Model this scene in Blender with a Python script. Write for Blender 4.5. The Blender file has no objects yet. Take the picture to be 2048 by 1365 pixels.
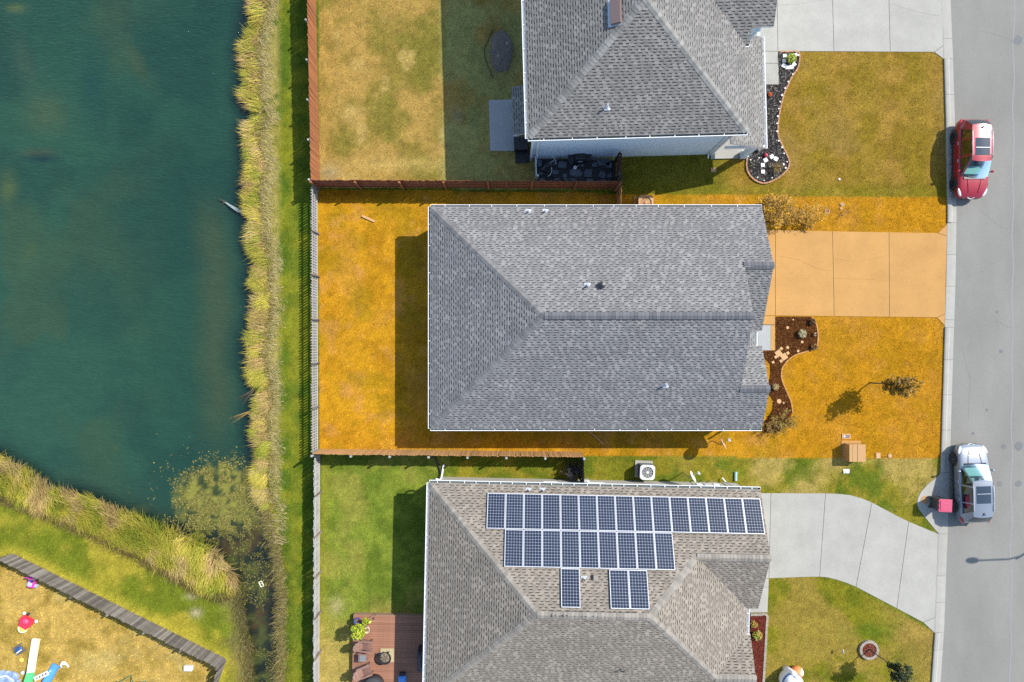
import bpy, math, random
import numpy as np
from mathutils import Vector, Matrix

# ------------------------------------------------------------------ camera, sky, sun, exposure
S = bpy.context.scene
CAM_H = 41.0                       # drone height over the lawns, metres
MPP = 0.03                         # metres of ground per map unit (map origin: the frame's corner)
cam = bpy.data.cameras.new('camera')
cam.sensor_width = 36.0
cam.lens = 36.0 * CAM_H / (2048 * MPP)
cam.clip_end = 2000
camo = bpy.data.objects.new('camera', cam)
S.collection.objects.link(camo)
camo.location = (0, 0, CAM_H)
S.camera = camo

SUN_DX, SUN_DY = 0.85, 0.515       # metres east / north per metre of height, towards the sun
SUN_EL = math.atan(1 / math.hypot(SUN_DX, SUN_DY))
SUN_AZ = math.atan2(SUN_DX, SUN_DY)
W = bpy.data.worlds.new('World'); S.world = W; W.use_nodes = True
wn = W.node_tree; wn.nodes.clear()
sky = wn.nodes.new('ShaderNodeTexSky'); sky.sky_type = 'NISHITA'; sky.sun_disc = False
sky.sun_elevation = SUN_EL; sky.sun_rotation = SUN_AZ
sky.air_density = 1.0; sky.dust_density = 0.6; sky.ozone_density = 1.0
bg = wn.nodes.new('ShaderNodeBackground'); bg.inputs['Strength'].default_value = 0.15
wo = wn.nodes.new('ShaderNodeOutputWorld')
wn.links.new(sky.outputs['Color'], bg.inputs['Color']); wn.links.new(bg.outputs['Background'], wo.inputs['Surface'])
sun = bpy.data.lights.new('sun', 'SUN'); sun.energy = 3.9; sun.angle = math.radians(0.53); sun.color = (1.0, 0.955, 0.88)
suno = bpy.data.objects.new('sun', sun); S.collection.objects.link(suno)
suno.rotation_euler = Vector((SUN_DX, SUN_DY, 1)).to_track_quat('Z', 'Y').to_euler()
suno.location = (40, 25, 60)
S.view_settings.view_transform = 'Standard'; S.view_settings.look = 'None'
S.view_settings.exposure = 0.86; S.view_settings.gamma = 1.0; S.view_settings.use_curve_mapping = False
S.render.engine = 'CYCLES'
S.cycles.max_bounces = 6; S.cycles.diffuse_bounces = 3; S.cycles.glossy_bounces = 3
S.cycles.transparent_max_bounces = 8; S.cycles.transmission_bounces = 4
S.cycles.use_denoising = False

# ------------------------------------------------------------------ helpers
rng = np.random.default_rng(7)
random.seed(7)

def P(px, py, z=0.0):
    """map units read off the survey -> metres, for a point at height z"""
    k = MPP * (1 - z / CAM_H)
    return ((px - 1024) * k, (682.5 - py) * k)
def P3(px, py, z=0.0):
    x, y = P(px, py, z); return (x, y, z)
def lin(r, g, b):
    f = lambda c: (c / 255 / 12.92) if c / 255 <= 0.04045 else ((c / 255 + 0.055) / 1.055) ** 2.4
    return np.array([f(r), f(g), f(b)])
ALB = 0.50                          # displayed linear value -> surface albedo under this sun
def alb(r, g, b, k=1.0):
    return np.clip(lin(r, g, b) * ALB * k, 0.004, 0.82)

def new_obj(name, data, parent=None, loc=None, rot=None):
    o = bpy.data.objects.new(name, data)
    S.collection.objects.link(o)
    if parent is not None: o.parent = parent
    if loc is not None: o.location = loc
    if rot is not None: o.rotation_euler = rot
    return o
def tag(o, label=None, cat=None, group=None, kind=None):
    if label: o['label'] = label
    if cat: o['category'] = cat
    if group: o['group'] = group
    if kind: o['kind'] = kind
    return o
def thing(name, label, cat, loc=(0, 0, 0), rz=0.0, group=None):
    return tag(new_obj(name, None, None, loc, (0, 0, rz)), label, cat, group)

class MB:
    """mesh collector"""
    def __init__(s): s.v = []; s.f = []; s.m = []; s.c = []; s.usec = False
    def add(s, vs, fs, m=0, col=None):
        b = len(s.v); s.v.extend([tuple(map(float, p)) for p in vs])
        for f in fs:
            s.f.append([b + i for i in f]); s.m.append(m)
        if col is not None: s.usec = True
        s.c.extend([tuple(col) if col is not None else (1, 1, 1)] * len(vs))
        return s
    def box(s, c, d, rz=0, m=0, col=None, taper=1.0, rot=None):
        x, y, z = d[0] / 2, d[1] / 2, d[2] / 2
        p = [(-x, -y, -z), (x, -y, -z), (x, y, -z), (-x, y, -z)] + [(a * taper, b * taper, z) for a, b in ((-x, -y), (x, -y), (x, y), (-x, y))]
        R = rot if rot is not None else Matrix.Rotation(rz, 3, 'Z')
        p = [R @ Vector(q) + Vector(c) for q in p]
        return s.add(p, [(0, 3, 2, 1), (4, 5, 6, 7), (0, 1, 5, 4), (1, 2, 6, 5), (2, 3, 7, 6), (3, 0, 4, 7)], m, col)
    def bar(s, a, b, w, h=None, m=0, col=None):
        a, b = Vector(a), Vector(b); d = b - a
        R = d.to_track_quat('Z', 'X').to_matrix()
        return s.box((a + b) / 2, (w, h or w, d.length), m=m, col=col, rot=R)
    def tube(s, pts, r, n=8, m=0, caps=True, col=None):
        pts = [Vector(p) for p in pts]; rr = r if hasattr(r, '__len__') else [r] * len(pts)
        vs = []; prev = None
        for i, p in enumerate(pts):
            t = (pts[min(i + 1, len(pts) - 1)] - pts[max(i - 1, 0)]).normalized()
            if prev is None:
                u = t.orthogonal().normalized()
            else:
                u = (prev - t * prev.dot(t)).normalized()
            prev = u; w = t.cross(u)
            for k in range(n):
                a = 2 * math.pi * k / n
                vs.append(p + (u * math.cos(a) + w * math.sin(a)) * rr[i])
        fs = []
        for i in range(len(pts) - 1):
            for k in range(n):
                a = i * n + k; b = i * n + (k + 1) % n
                fs.append((a, b, b + n, a + n))
        if caps:
            fs.append(tuple(range(n))[::-1]); fs.append(tuple((len(pts) - 1) * n + k for k in range(n)))
        return s.add(vs, fs, m, col)
    def lathe(s, prof, c=(0, 0, 0), n=20, m=0, col=None, sx=1, sy=1):
        vs = []; fs = []
        for r, z in prof:
            for k in range(n):
                a = 2 * math.pi * k / n
                vs.append((c[0] + r * math.cos(a) * sx, c[1] + r * math.sin(a) * sy, c[2] + z))
        for i in range(len(prof) - 1):
            for k in range(n):
                a = i * n + k; b = i * n + (k + 1) % n
                fs.append((a, b, b + n, a + n))
        if prof[0][0] > 1e-4: fs.append(tuple(range(n))[::-1])
        if prof[-1][0] > 1e-4: fs.append(tuple((len(prof) - 1) * n + k for k in range(n)))
        return s.add(vs, fs, m, col)
    def prism(s, poly, z0, z1, m=0, mside=None, col=None):
        n = len(poly)
        ar = sum(poly[i][0] * poly[(i + 1) % n][1] - poly[(i + 1) % n][0] * poly[i][1] for i in range(n))
        if ar < 0: poly = poly[::-1]
        s.add([(x, y, z1) for x, y in poly], [tuple(range(n))], m, col)
        vs = [(x, y, z0) for x, y in poly] + [(x, y, z1) for x, y in poly]
        s.add(vs, [(i, (i + 1) % n, (i + 1) % n + n, i + n) for i in range(n)], m if mside is None else mside, col)
        return s
    def ellipsoid(s, c, r, n=14, k=9, m=0, col=None):
        return s.lathe([(max(1e-5, math.cos(t) * 1.0), math.sin(t)) for t in np.linspace(-math.pi / 2, math.pi / 2, k)], (0, 0, 0), n, m, col)._sc(c, r, n * k)
    def _sc(s, c, r, cnt):
        for i in range(len(s.v) - cnt, len(s.v)):
            p = s.v[i]; s.v[i] = (p[0] * r[0] + c[0], p[1] * r[1] + c[1], p[2] * r[2] + c[2])
        return s
    def mesh(s, name, mats, smooth=False):
        me = bpy.data.meshes.new(name)
        me.from_pydata(s.v, [], s.f)
        for mt in (mats if isinstance(mats, (list, tuple)) else [mats]): me.materials.append(mt)
        me.polygons.foreach_set('material_index', np.array(s.m, dtype=np.int32))
        if smooth: me.polygons.foreach_set('use_smooth', np.ones(len(s.f), dtype=bool))
        if s.usec:
            at = me.color_attributes.new('Col', 'FLOAT_COLOR', 'POINT')
            c = np.ones((len(s.v), 4), dtype=np.float32); c[:, :3] = np.array(s.c)
            at.data.foreach_set('color', c.ravel())
        me.update(); return me
    def build(s, name, mats, parent=None, loc=None, rot=None, smooth=False, bevel=0, sub=0):
        o = new_obj(name, s.mesh(name, mats, smooth), parent, loc, rot)
        if bevel:
            b = o.modifiers.new('bevel', 'BEVEL'); b.width = bevel; b.segments = 2; b.limit_method = 'ANGLE'
        if sub:
            q = o.modifiers.new('sub', 'SUBSURF'); q.levels = sub; q.render_levels = sub
        return o

def np_mesh(name, verts, faces, mats, col=None, smooth=False, midx=None):
    """verts (n,3), faces (m,k) all alike"""
    me = bpy.data.meshes.new(name)
    verts = np.asarray(verts, np.float32); faces = np.asarray(faces, np.int32)
    k = faces.shape[1]
    me.vertices.add(len(verts)); me.vertices.foreach_set('co', verts.ravel())
    me.loops.add(faces.size); me.loops.foreach_set('vertex_index', faces.ravel())
    me.polygons.add(len(faces))
    me.polygons.foreach_set('loop_start', np.arange(0, faces.size, k, dtype=np.int32))
    me.polygons.foreach_set('loop_total', np.full(len(faces), k, dtype=np.int32))
    if smooth: me.polygons.foreach_set('use_smooth', np.ones(len(faces), dtype=bool))
    for mt in (mats if isinstance(mats, (list, tuple)) else [mats]): me.materials.append(mt)
    if midx is not None: me.polygons.foreach_set('material_index', np.asarray(midx, np.int32))
    me.update(calc_edges=True)
    if col is not None:
        at = me.color_attributes.new('Col', 'FLOAT_COLOR', 'POINT')
        c = np.ones((len(verts), 4), np.float32); c[:, :3] = col
        at.data.foreach_set('color', c.ravel())
    me.validate()
    return me

# value noise in numpy
class VN:
    def __init__(s, seed): s.t = np.random.default_rng(seed).random((256, 256))
    def __call__(s, x, y, sc, oct=3, gain=0.5):
        x = np.asarray(x, float) / sc; y = np.asarray(y, float) / sc
        tot = 0; amp = 1; nrm = 0
        for o in range(oct):
            xi = np.floor(x).astype(int); yi = np.floor(y).astype(int)
            fx = x - xi; fy = y - yi; fx = fx * fx * (3 - 2 * fx); fy = fy * fy * (3 - 2 * fy)
            a = s.t[xi % 256, yi % 256]; b = s.t[(xi + 1) % 256, yi % 256]
            c = s.t[xi % 256, (yi + 1) % 256]; d = s.t[(xi + 1) % 256, (yi + 1) % 256]
            tot = tot + amp * ((a * (1 - fx) + b * fx) * (1 - fy) + (c * (1 - fx) + d * fx) * fy); nrm += amp
            amp *= gain; x = x * 2.03 + 17.3; y = y * 2.03 + 9.1
        return tot / nrm
N1, N2, N3, N4 = VN(1), VN(2), VN(3), VN(4)
def sst(a, b, x): t = np.clip((x - a) / (b - a), 0, 1); return t * t * (3 - 2 * t)

def inside(poly, x, y):
    x = np.asarray(x, float); y = np.asarray(y, float); r = np.zeros(x.shape, bool)
    n = len(poly); j = n - 1
    for i in range(n):
        xi, yi = poly[i]; xj, yj = poly[j]
        if yi != yj:
            c = ((yi > y) != (yj > y)) & (x < (xj - xi) * (y - yi) / (yj - yi) + xi)
            r ^= c
        j = i
    return r
def seg_dist(pts, x, y, closed=True):
    d = np.full(np.shape(x), 1e9)
    n = len(pts)
    for i in range(n if closed else n - 1):
        ax, ay = pts[i]; bx, by = pts[(i + 1) % n]
        ex, ey = bx - ax, by - ay; L = ex * ex + ey * ey + 1e-12
        t = np.clip(((x - ax) * ex + (y - ay) * ey) / L, 0, 1)
        d = np.minimum(d, (x - ax - t * ex) ** 2 + (y - ay - t * ey) ** 2)
    return np.sqrt(d)
def sdist(poly, x, y):
    d = seg_dist(poly, x, y); return np.where(inside(poly, x, y), -d, d)

# ------------------------------------------------------------------ materials
def mat(name, col=(.5, .5, .5), rough=.8, metal=0.0, var=0.0, scale=6.0, bump=0.0, bscale=None, attr=False, rnd=0.0,
        spec=0.5, coat=0.0, detail=4.0, stretch=None, var2=None, two_sided=False, sheen=0):
    m = bpy.data.materials.new(name); m.use_nodes = True
    nt = m.node_tree; b = nt.nodes['Principled BSDF']; L = nt.links
    b.inputs['Roughness'].default_value = rough; b.inputs['Metallic'].default_value = metal
    b.inputs['Specular IOR Level'].default_value = spec
    if coat: b.inputs['Coat Weight'].default_value = coat; b.inputs['Coat Roughness'].default_value = .06
    if attr:
        a = nt.nodes.new('ShaderNodeAttribute'); a.attribute_name = 'Col'; csock = a.outputs['Color']
    else:
        r = nt.nodes.new('ShaderNodeRGB'); r.outputs[0].default_value = (*[float(c) for c in col], 1); csock = r.outputs[0]
    tc = nt.nodes.new('ShaderNodeTexCoord'); vec = tc.outputs['Object']
    if stretch:
        mp = nt.nodes.new('ShaderNodeMapping'); mp.inputs['Scale'].default_value = stretch; L.new(vec, mp.inputs['Vector']); vec = mp.outputs['Vector']
    def noise(sc, det=detail):
        n = nt.nodes.new('ShaderNodeTexNoise'); n.inputs['Scale'].default_value = sc; n.inputs['Detail'].default_value = det
        n.inputs['Roughness'].default_value = .62; L.new(vec, n.inputs['Vector']); return n.outputs['Fac']
    def mulv(cs, fs, lo, hi, a=.25, bb=.75):
        mr = nt.nodes.new('ShaderNodeMapRange'); mr.inputs['From Min'].default_value = a; mr.inputs['From Max'].default_value = bb
        mr.inputs['To Min'].default_value = lo; mr.inputs['To Max'].default_value = hi; L.new(fs, mr.inputs['Value'])
        vm = nt.nodes.new('ShaderNodeVectorMath'); vm.operation = 'SCALE'; L.new(cs, vm.inputs[0]); L.new(mr.outputs['Result'], vm.inputs['Scale'])
        return vm.outputs['Vector']
    if var: csock = mulv(csock, noise(scale), 1 - var, 1 + var)
    if var2: csock = mulv(csock, noise(var2[1]), 1 - var2[0], 1 + var2[0])
    if rnd:
        oi = nt.nodes.new('ShaderNodeObjectInfo'); csock = mulv(csock, oi.outputs['Random'], 1 - rnd, 1 + rnd, 0, 1)
    L.new(csock, b.inputs['Base Color'])
    if bump:
        bn = nt.nodes.new('ShaderNodeBump'); bn.inputs['Strength'].default_value = 1.0; bn.inputs['Distance'].default_value = bump
        L.new(noise(bscale or scale * 3), bn.inputs['Height']); L.new(bn.outputs['Normal'], b.inputs['Normal'])
    return m
def glass_mat(name, tint=(.6, .75, .72), refl=.12, rough=.03):
    m = bpy.data.materials.new(name); m.use_nodes = True; nt = m.node_tree; nt.nodes.clear(); L = nt.links
    o = nt.nodes.new('ShaderNodeOutputMaterial'); t = nt.nodes.new('ShaderNodeBsdfTransparent'); t.inputs['Color'].default_value = (*tint, 1)
    g = nt.nodes.new('ShaderNodeBsdfGlossy'); g.inputs['Roughness'].default_value = rough; g.inputs['Color'].default_value = (.9, .95, 1, 1)
    f = nt.nodes.new('ShaderNodeFresnel'); f.inputs['IOR'].default_value = 1.5
    ad = nt.nodes.new('ShaderNodeMath'); ad.operation = 'ADD'; ad.inputs[1].default_value = refl; L.new(f.outputs[0], ad.inputs[0])
    x = nt.nodes.new('ShaderNodeMixShader'); L.new(ad.outputs[0], x.inputs['Fac']); L.new(t.outputs[0], x.inputs[1]); L.new(g.outputs[0], x.inputs[2])
    L.new(x.outputs[0], o.inputs['Surface']); return m

M = {}
M['grass'] = mat('grass_blades', attr=True, rough=.85, spec=.1)
M['ground'] = mat('lawn_ground', attr=True, rough=.95, spec=.1, var=.30, scale=11, bump=.03, bscale=24, var2=(.12, 1.6))
M['reed'] = mat('reed_blades', attr=True, rough=.7, spec=.2)
M['leaf'] = mat('leaves', attr=True, rough=.6, spec=.3)
M['bark'] = mat('bark', alb(120, 100, 80), .9, var=.3, scale=20, bump=.01)
M['asphalt'] = mat('asphalt', alb(166, 164, 156), .95, spec=.25, var=.13, scale=.38, bump=.006, bscale=160, var2=(.10, 34), stretch=(1, .45, 1))
M['concrete'] = mat('concrete', alb(204, 201, 190), .9, spec=.3, var=.10, scale=.8, bump=.003, bscale=70, var2=(.06, 9), rnd=.025)
M['kerb'] = mat('kerb_concrete', alb(201, 198, 187), .9, spec=.3, var=.08, scale=2.3, bump=.003, bscale=60, rnd=.04)
M['tan_concrete'] = mat('tan_concrete', alb(228, 174, 104), .9, spec=.2, var=.10, scale=.7, bump=.003, bscale=70, var2=(.05, 8), rnd=.02)
M['grey_concrete'] = mat('porch_concrete', alb(196, 198, 198), .85, var=.06, scale=3, rnd=.02)
M['joint'] = mat('dark_joint_fill', (.05, .045, .035), .95)  # dark material in the gaps between slabs
M['shingle_c'] = mat('shingle_granules', attr=True, rough=.92, spec=.2, var=.16, scale=42, detail=3, var2=(.13, .8))
M['cap_c'] = mat('ridge_cap_cool', alb(146, 145, 144), .92, var=.12, scale=40, rnd=.24)
M['cap_r'] = mat('ridge_cap_dark', alb(122, 123, 127), .92, var=.12, scale=40, rnd=.2)
M['cap_t'] = mat('ridge_cap_grey', alb(164, 162, 156), .92, var=.12, scale=40, rnd=.28)
M['cap_b'] = mat('ridge_cap_warm', alb(172, 164, 152), .92, var=.12, scale=40, rnd=.20)
M['under'] = mat('roof_underlay', (.05, .05, .05), .95)
M['white_trim'] = mat('white_trim', (.74, .75, .74), .5)
M['mint_trim'] = mat('mint_trim', (.42, .52, .45), .5)
M['gutter_in'] = mat('gutter_bottom', (.10, .12, .12), .8)
M['siding_blue'] = mat('blue_grey_siding', (.58, .67, .72), .7, var=.05, scale=3)
M['siding_mint'] = mat('mint_siding', (.45, .52, .46), .7, var=.05, scale=3)
M['siding_greige'] = mat('greige_siding', (.42, .40, .37), .7, var=.05, scale=3)
M['window_glass'] = mat('dark_window_glass', (.03, .04, .05), .08)
M['black_metal'] = mat('black_metal', (.018, .018, .02), .45)
M['black_plastic'] = mat('black_plastic', (.02, .02, .023), .5)
M['pvc'] = mat('pvc_pipe', (.62, .64, .66), .5)
M['lead'] = mat('lead_flashing', (.45, .47, .5), .5, metal=.3)
M['brown_metal'] = mat('brown_metal', (.16, .11, .10), .55)
M['cedar'] = mat('cedar_pickets', alb(194, 122, 74), .85, var=.22, scale=9, rnd=.22, stretch=(1, 1, .25))
M['cedar_dark'] = mat('cedar_rails', alb(172, 100, 66), .85, var=.22, scale=9, rnd=.15)
M['grey_wood'] = mat('weathered_grey_wood', alb(150, 140, 131), .9, var=.25, scale=10, rnd=.48, stretch=(1, 1, .2))
M['pale_wood'] = mat('pale_weathered_wood', alb(206, 203, 199), .85, var=.2, scale=10, rnd=.2)
M['brown_grey_wood'] = mat('brown_grey_wood', alb(168, 148, 132), .9, var=.2, scale=10, rnd=.22)
M['tan_wood'] = mat('tan_pickets', alb(236, 178, 112), .85, var=.2, scale=9, rnd=.2)
M['dark_wood'] = mat('dark_stained_wood', (.055, .035, .028), .8, var=.25, scale=9, rnd=.25)
M['char_wood'] = mat('charcoal_wood', (.03, .032, .04), .8, var=.25, scale=9, rnd=.25)
M['deck'] = mat('red_brown_deck', alb(190, 136, 108), .8, spec=.25, var=.16, scale=5, rnd=.13, stretch=(.3, 2, 1))
M['deck_edge'] = mat('deck_edge_wood', alb(190, 150, 120), .8, var=.1, scale=5)
M['chair_wood'] = mat('brown_plastic_lumber', alb(172, 132, 116), .6, var=.08, scale=8, rnd=.07)
M['mulch_brown'] = mat('brown_mulch', attr=True, rough=.95, spec=.1)
M['soil'] = mat('dark_soil', (.13, .105, .085), .95, var=.3, scale=8, bump=.03, bscale=18)
M['paver_white'] = mat('white_paver', (.66, .64, .61), .8, var=.06, scale=9, rnd=.06)
M['paver_tan'] = mat('tan_paver', alb(238, 190, 130), .8, var=.06, scale=9, rnd=.06)
M['brick_orange'] = mat('terracotta_edging', alb(214, 160, 120), .85, var=.1, scale=9, rnd=.15)
M['edging_tan'] = mat('tan_edging', alb(226, 166, 96), .85, var=.1, scale=9, rnd=.1)
M['stone_pale'] = mat('pale_stone', alb(190, 178, 160), .9, var=.12, scale=9, rnd=.14)
M['rock'] = mat('grey_rock', alb(170, 165, 155), .9, var=.2, scale=12, rnd=.15)
M['flag'] = mat('slate_flagstone', (.10, .12, .14), .7, var=.2, scale=5, rnd=.2)
M['wet_black'] = mat('wet_black_mulch', (.014, .014, .016), .6, var=.3, scale=9, bump=.02, bscale=20)
M['lid_pink'] = mat('pink_plastic', alb(236, 90, 128), .5, var=.05, scale=14)
M['bin_dark'] = mat('dark_bin_plastic', (.045, .042, .048), .5)
M['tyre'] = mat('tyre_rubber', (.018, .018, .02), .8)
M['rim'] = mat('alloy_rim', (.10, .10, .11), .35, metal=.8)
M['rim_silver'] = mat('alloy_rim_silver', (.25, .26, .28), .35, metal=.8)
M['car_black'] = mat('car_black_trim', (.012, .012, .014), .4)
M['car_glass'] = glass_mat('car_windscreen_glass', (.55, .80, .76), .0)
M['car_tint'] = glass_mat('car_tinted_glass', (.10, .12, .12), .0)
M['roof_glass'] = mat('sunroof_glass', (.025, .04, .055), .06, spec=.8)
M['lamp_glass'] = mat('lamp_glass', (.55, .57, .6), .15, coat=.6)
M['lamp_red'] = mat('lamp_red', (.35, .02, .02), .2, coat=.6)
M['seat'] = mat('car_seat_fabric', (.30, .29, .27), .8)
M['dash'] = mat('car_dashboard', (.36, .42, .40), .7)
M['floor_dark'] = mat('car_interior_dark', (.03, .03, .032), .8)
M['red_paint'] = mat('red_car_paint', (.27, .010, .020), .36, metal=.1, coat=.5)
M['silver_paint'] = mat('silver_car_paint', (.19, .215, .25), .38, metal=.3, coat=.8)
M['ac'] = mat('ac_beige_metal', (.50, .50, .49), .5)
M['ac_tan'] = mat('ac_tan_metal', alb(232, 176, 116), .5)
M['ac_dark'] = mat('ac_grille_dark', (.05, .06, .065), .6)
M['ac_grey'] = mat('ac_coil_grey', (.10, .11, .12), .7)
M['tan_box'] = mat('tan_painted_steel', alb(224, 172, 106), .6, var=.05, scale=5)
M['dish'] = mat('dish_grey', (.68, .67, .65), .5)
M['dish_tan'] = mat('dish_tan', alb(238, 190, 145), .5)
M['galv'] = mat('galvanised_steel', (.35, .36, .37), .45, metal=.5)
M['panel_cell'] = mat('solar_cell', (.018, .026, .046), .22, spec=.3, var=.25, scale=9, rnd=.12)
M['panel_back'] = mat('panel_gridlines', (.24, .26, .31), .4)
M['alu'] = mat('aluminium_frame', (.56, .57, .58), .4, metal=.2)
M['plast_red'] = mat('red_plastic', (.60, .03, .06), .4)
M['plast_pink'] = mat('magenta_plastic', (.55, .05, .30), .4)
M['plast_yellow'] = mat('yellow_plastic', (.75, .45, .08), .4)
M['plast_cream'] = mat('cream_plastic', (.66, .64, .45), .45, var=.06, scale=3)
M['plast_green'] = mat('green_plastic', (.09, .46, .17), .4)
M['plast_blue'] = mat('blue_plastic', (.07, .25, .62), .4)
M['plast_navy'] = mat('navy_plastic', (.02, .07, .20), .4)
M['plast_white'] = mat('white_plastic', (.72, .73, .75), .45)
M['plast_lilac'] = mat('lilac_plastic', (.40, .42, .60), .45)
M['green_bar'] = mat('green_painted_tube', (.05, .14, .08), .5)
M['tarp'] = mat('crumpled_blue_tarp', (.22, .30, .45), .35, var=.4, scale=5)
M['fabric_white'] = mat('inflatable_white', (.74, .75, .78), .6)
M['fabric_blue'] = mat('inflatable_blue', (.07, .15, .36), .6)
M['fabric_orange'] = mat('inflatable_orange', (.72, .22, .07), .6)
M['pot_blue'] = mat('blue_glazed_pot', (.05, .08, .30), .25)
M['pot_dark'] = mat('dark_glazed_pot', (.03, .03, .04), .3)
M['pot_cream'] = mat('cream_pot', (.60, .52, .36), .5)
M['potsoil'] = mat('pot_soil', (.22, .10, .06), .95, var=.3, scale=30)
M['ash'] = mat('ash_and_charcoal', (.20, .16, .11), .95, var=.5, scale=14)
M['grey_cover'] = mat('grey_cover_cloth', (.035, .037, .04), .85)
M['navy_cover'] = mat('navy_black_cover', (.012, .016, .03), .4)
M['lamp_orange'] = mat('orange_petals', (.62, .10, .03), .7)
M['concrete_tan_lid'] = mat('tan_lid', alb(222, 170, 118), .8)
M['garage_door'] = mat('garage_door_white', (.66, .66, .64), .5)
# ================================================================== ground, pond, road
ROAD_W = [(-700, 1893), (-200, 1896), (0, 1901), (120, 1906), (250, 1910), (430, 1913), (560, 1911), (680, 1907), (880, 1901), (1075, 1895), (1150, 1892), (1260, 1888), (1365, 1881), (1600, 1864), (2000, 1830)]
def road_x(py): return np.interp(py, [p[0] for p in ROAD_W], [p[1] for p in ROAD_W])
KW = 19.0
def kerb_x(py): return road_x(py) - KW

WATER_Z = -0.30
SHORE_E = [(500, -60), (508, 0), (492, 60), (486, 110), (492, 150), (486, 190), (505, 235), (490, 262), (492, 300), (500, 335), (490, 380), (492, 430), (498, 480), (512, 530), (503, 570), (512, 620), (502, 670), (498, 720), (512, 770), (508, 820), (504, 860), (512, 900), (508, 950), (506, 992), (520, 1020), (532, 1062), (545, 1100), (552, 1150), (556, 1200), (552, 1260), (556, 1310), (550, 1365), (548, 1480)]
DITCH_W = [(505, 1480), (506, 1365), (500, 1300), (490, 1250), (482, 1205), (474, 1165)]
SHORE_S = [(455, 1130), (418, 1098), (392, 1078), (330, 1058), (292, 1046), (240, 1028), (190, 1002), (150, 990), (105, 985), (60, 952), (20, 930), (0, 915), (-60, 900), (-500, 820), (-1400, 760)]
POND = SHORE_E + DITCH_W + SHORE_S + [(-1400, -1200), (500, -1200)]
PONDW = [P(x, y, WATER_Z) for x, y in POND]

def pond_sd(x, y): return sdist(PONDW, x, y)

# lot outlines in map units
LOT = [(634, 378), (1240, 388), (1893, 396), (1891, 660), (1883, 918), (1180, 912), (640, 902)]
YARD_T = [(637, -400), (1240, -400), (1240, 380), (637, 376)]
LAWN_T = [(1240, 100), (1893, 100), (1893, 396), (1240, 388)]
YARD_B = [(642, 902), (900, 906), (900, 1235), (860, 1700), (630, 1700)]
LAWN_D = [(640, 902), (1180, 912), (1883, 918), (1876, 1066), (1520, 1000), (640, 1000)]
LAWN_F = [(1500, 1150), (1660, 1150), (1880, 1270), (1850, 1700), (1450, 1700)]
TOYS = [(-900, 1090), (0, 1112), (28, 1107), (451, 1319), (430, 1375), (330, 1900), (-900, 1900)]

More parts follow.
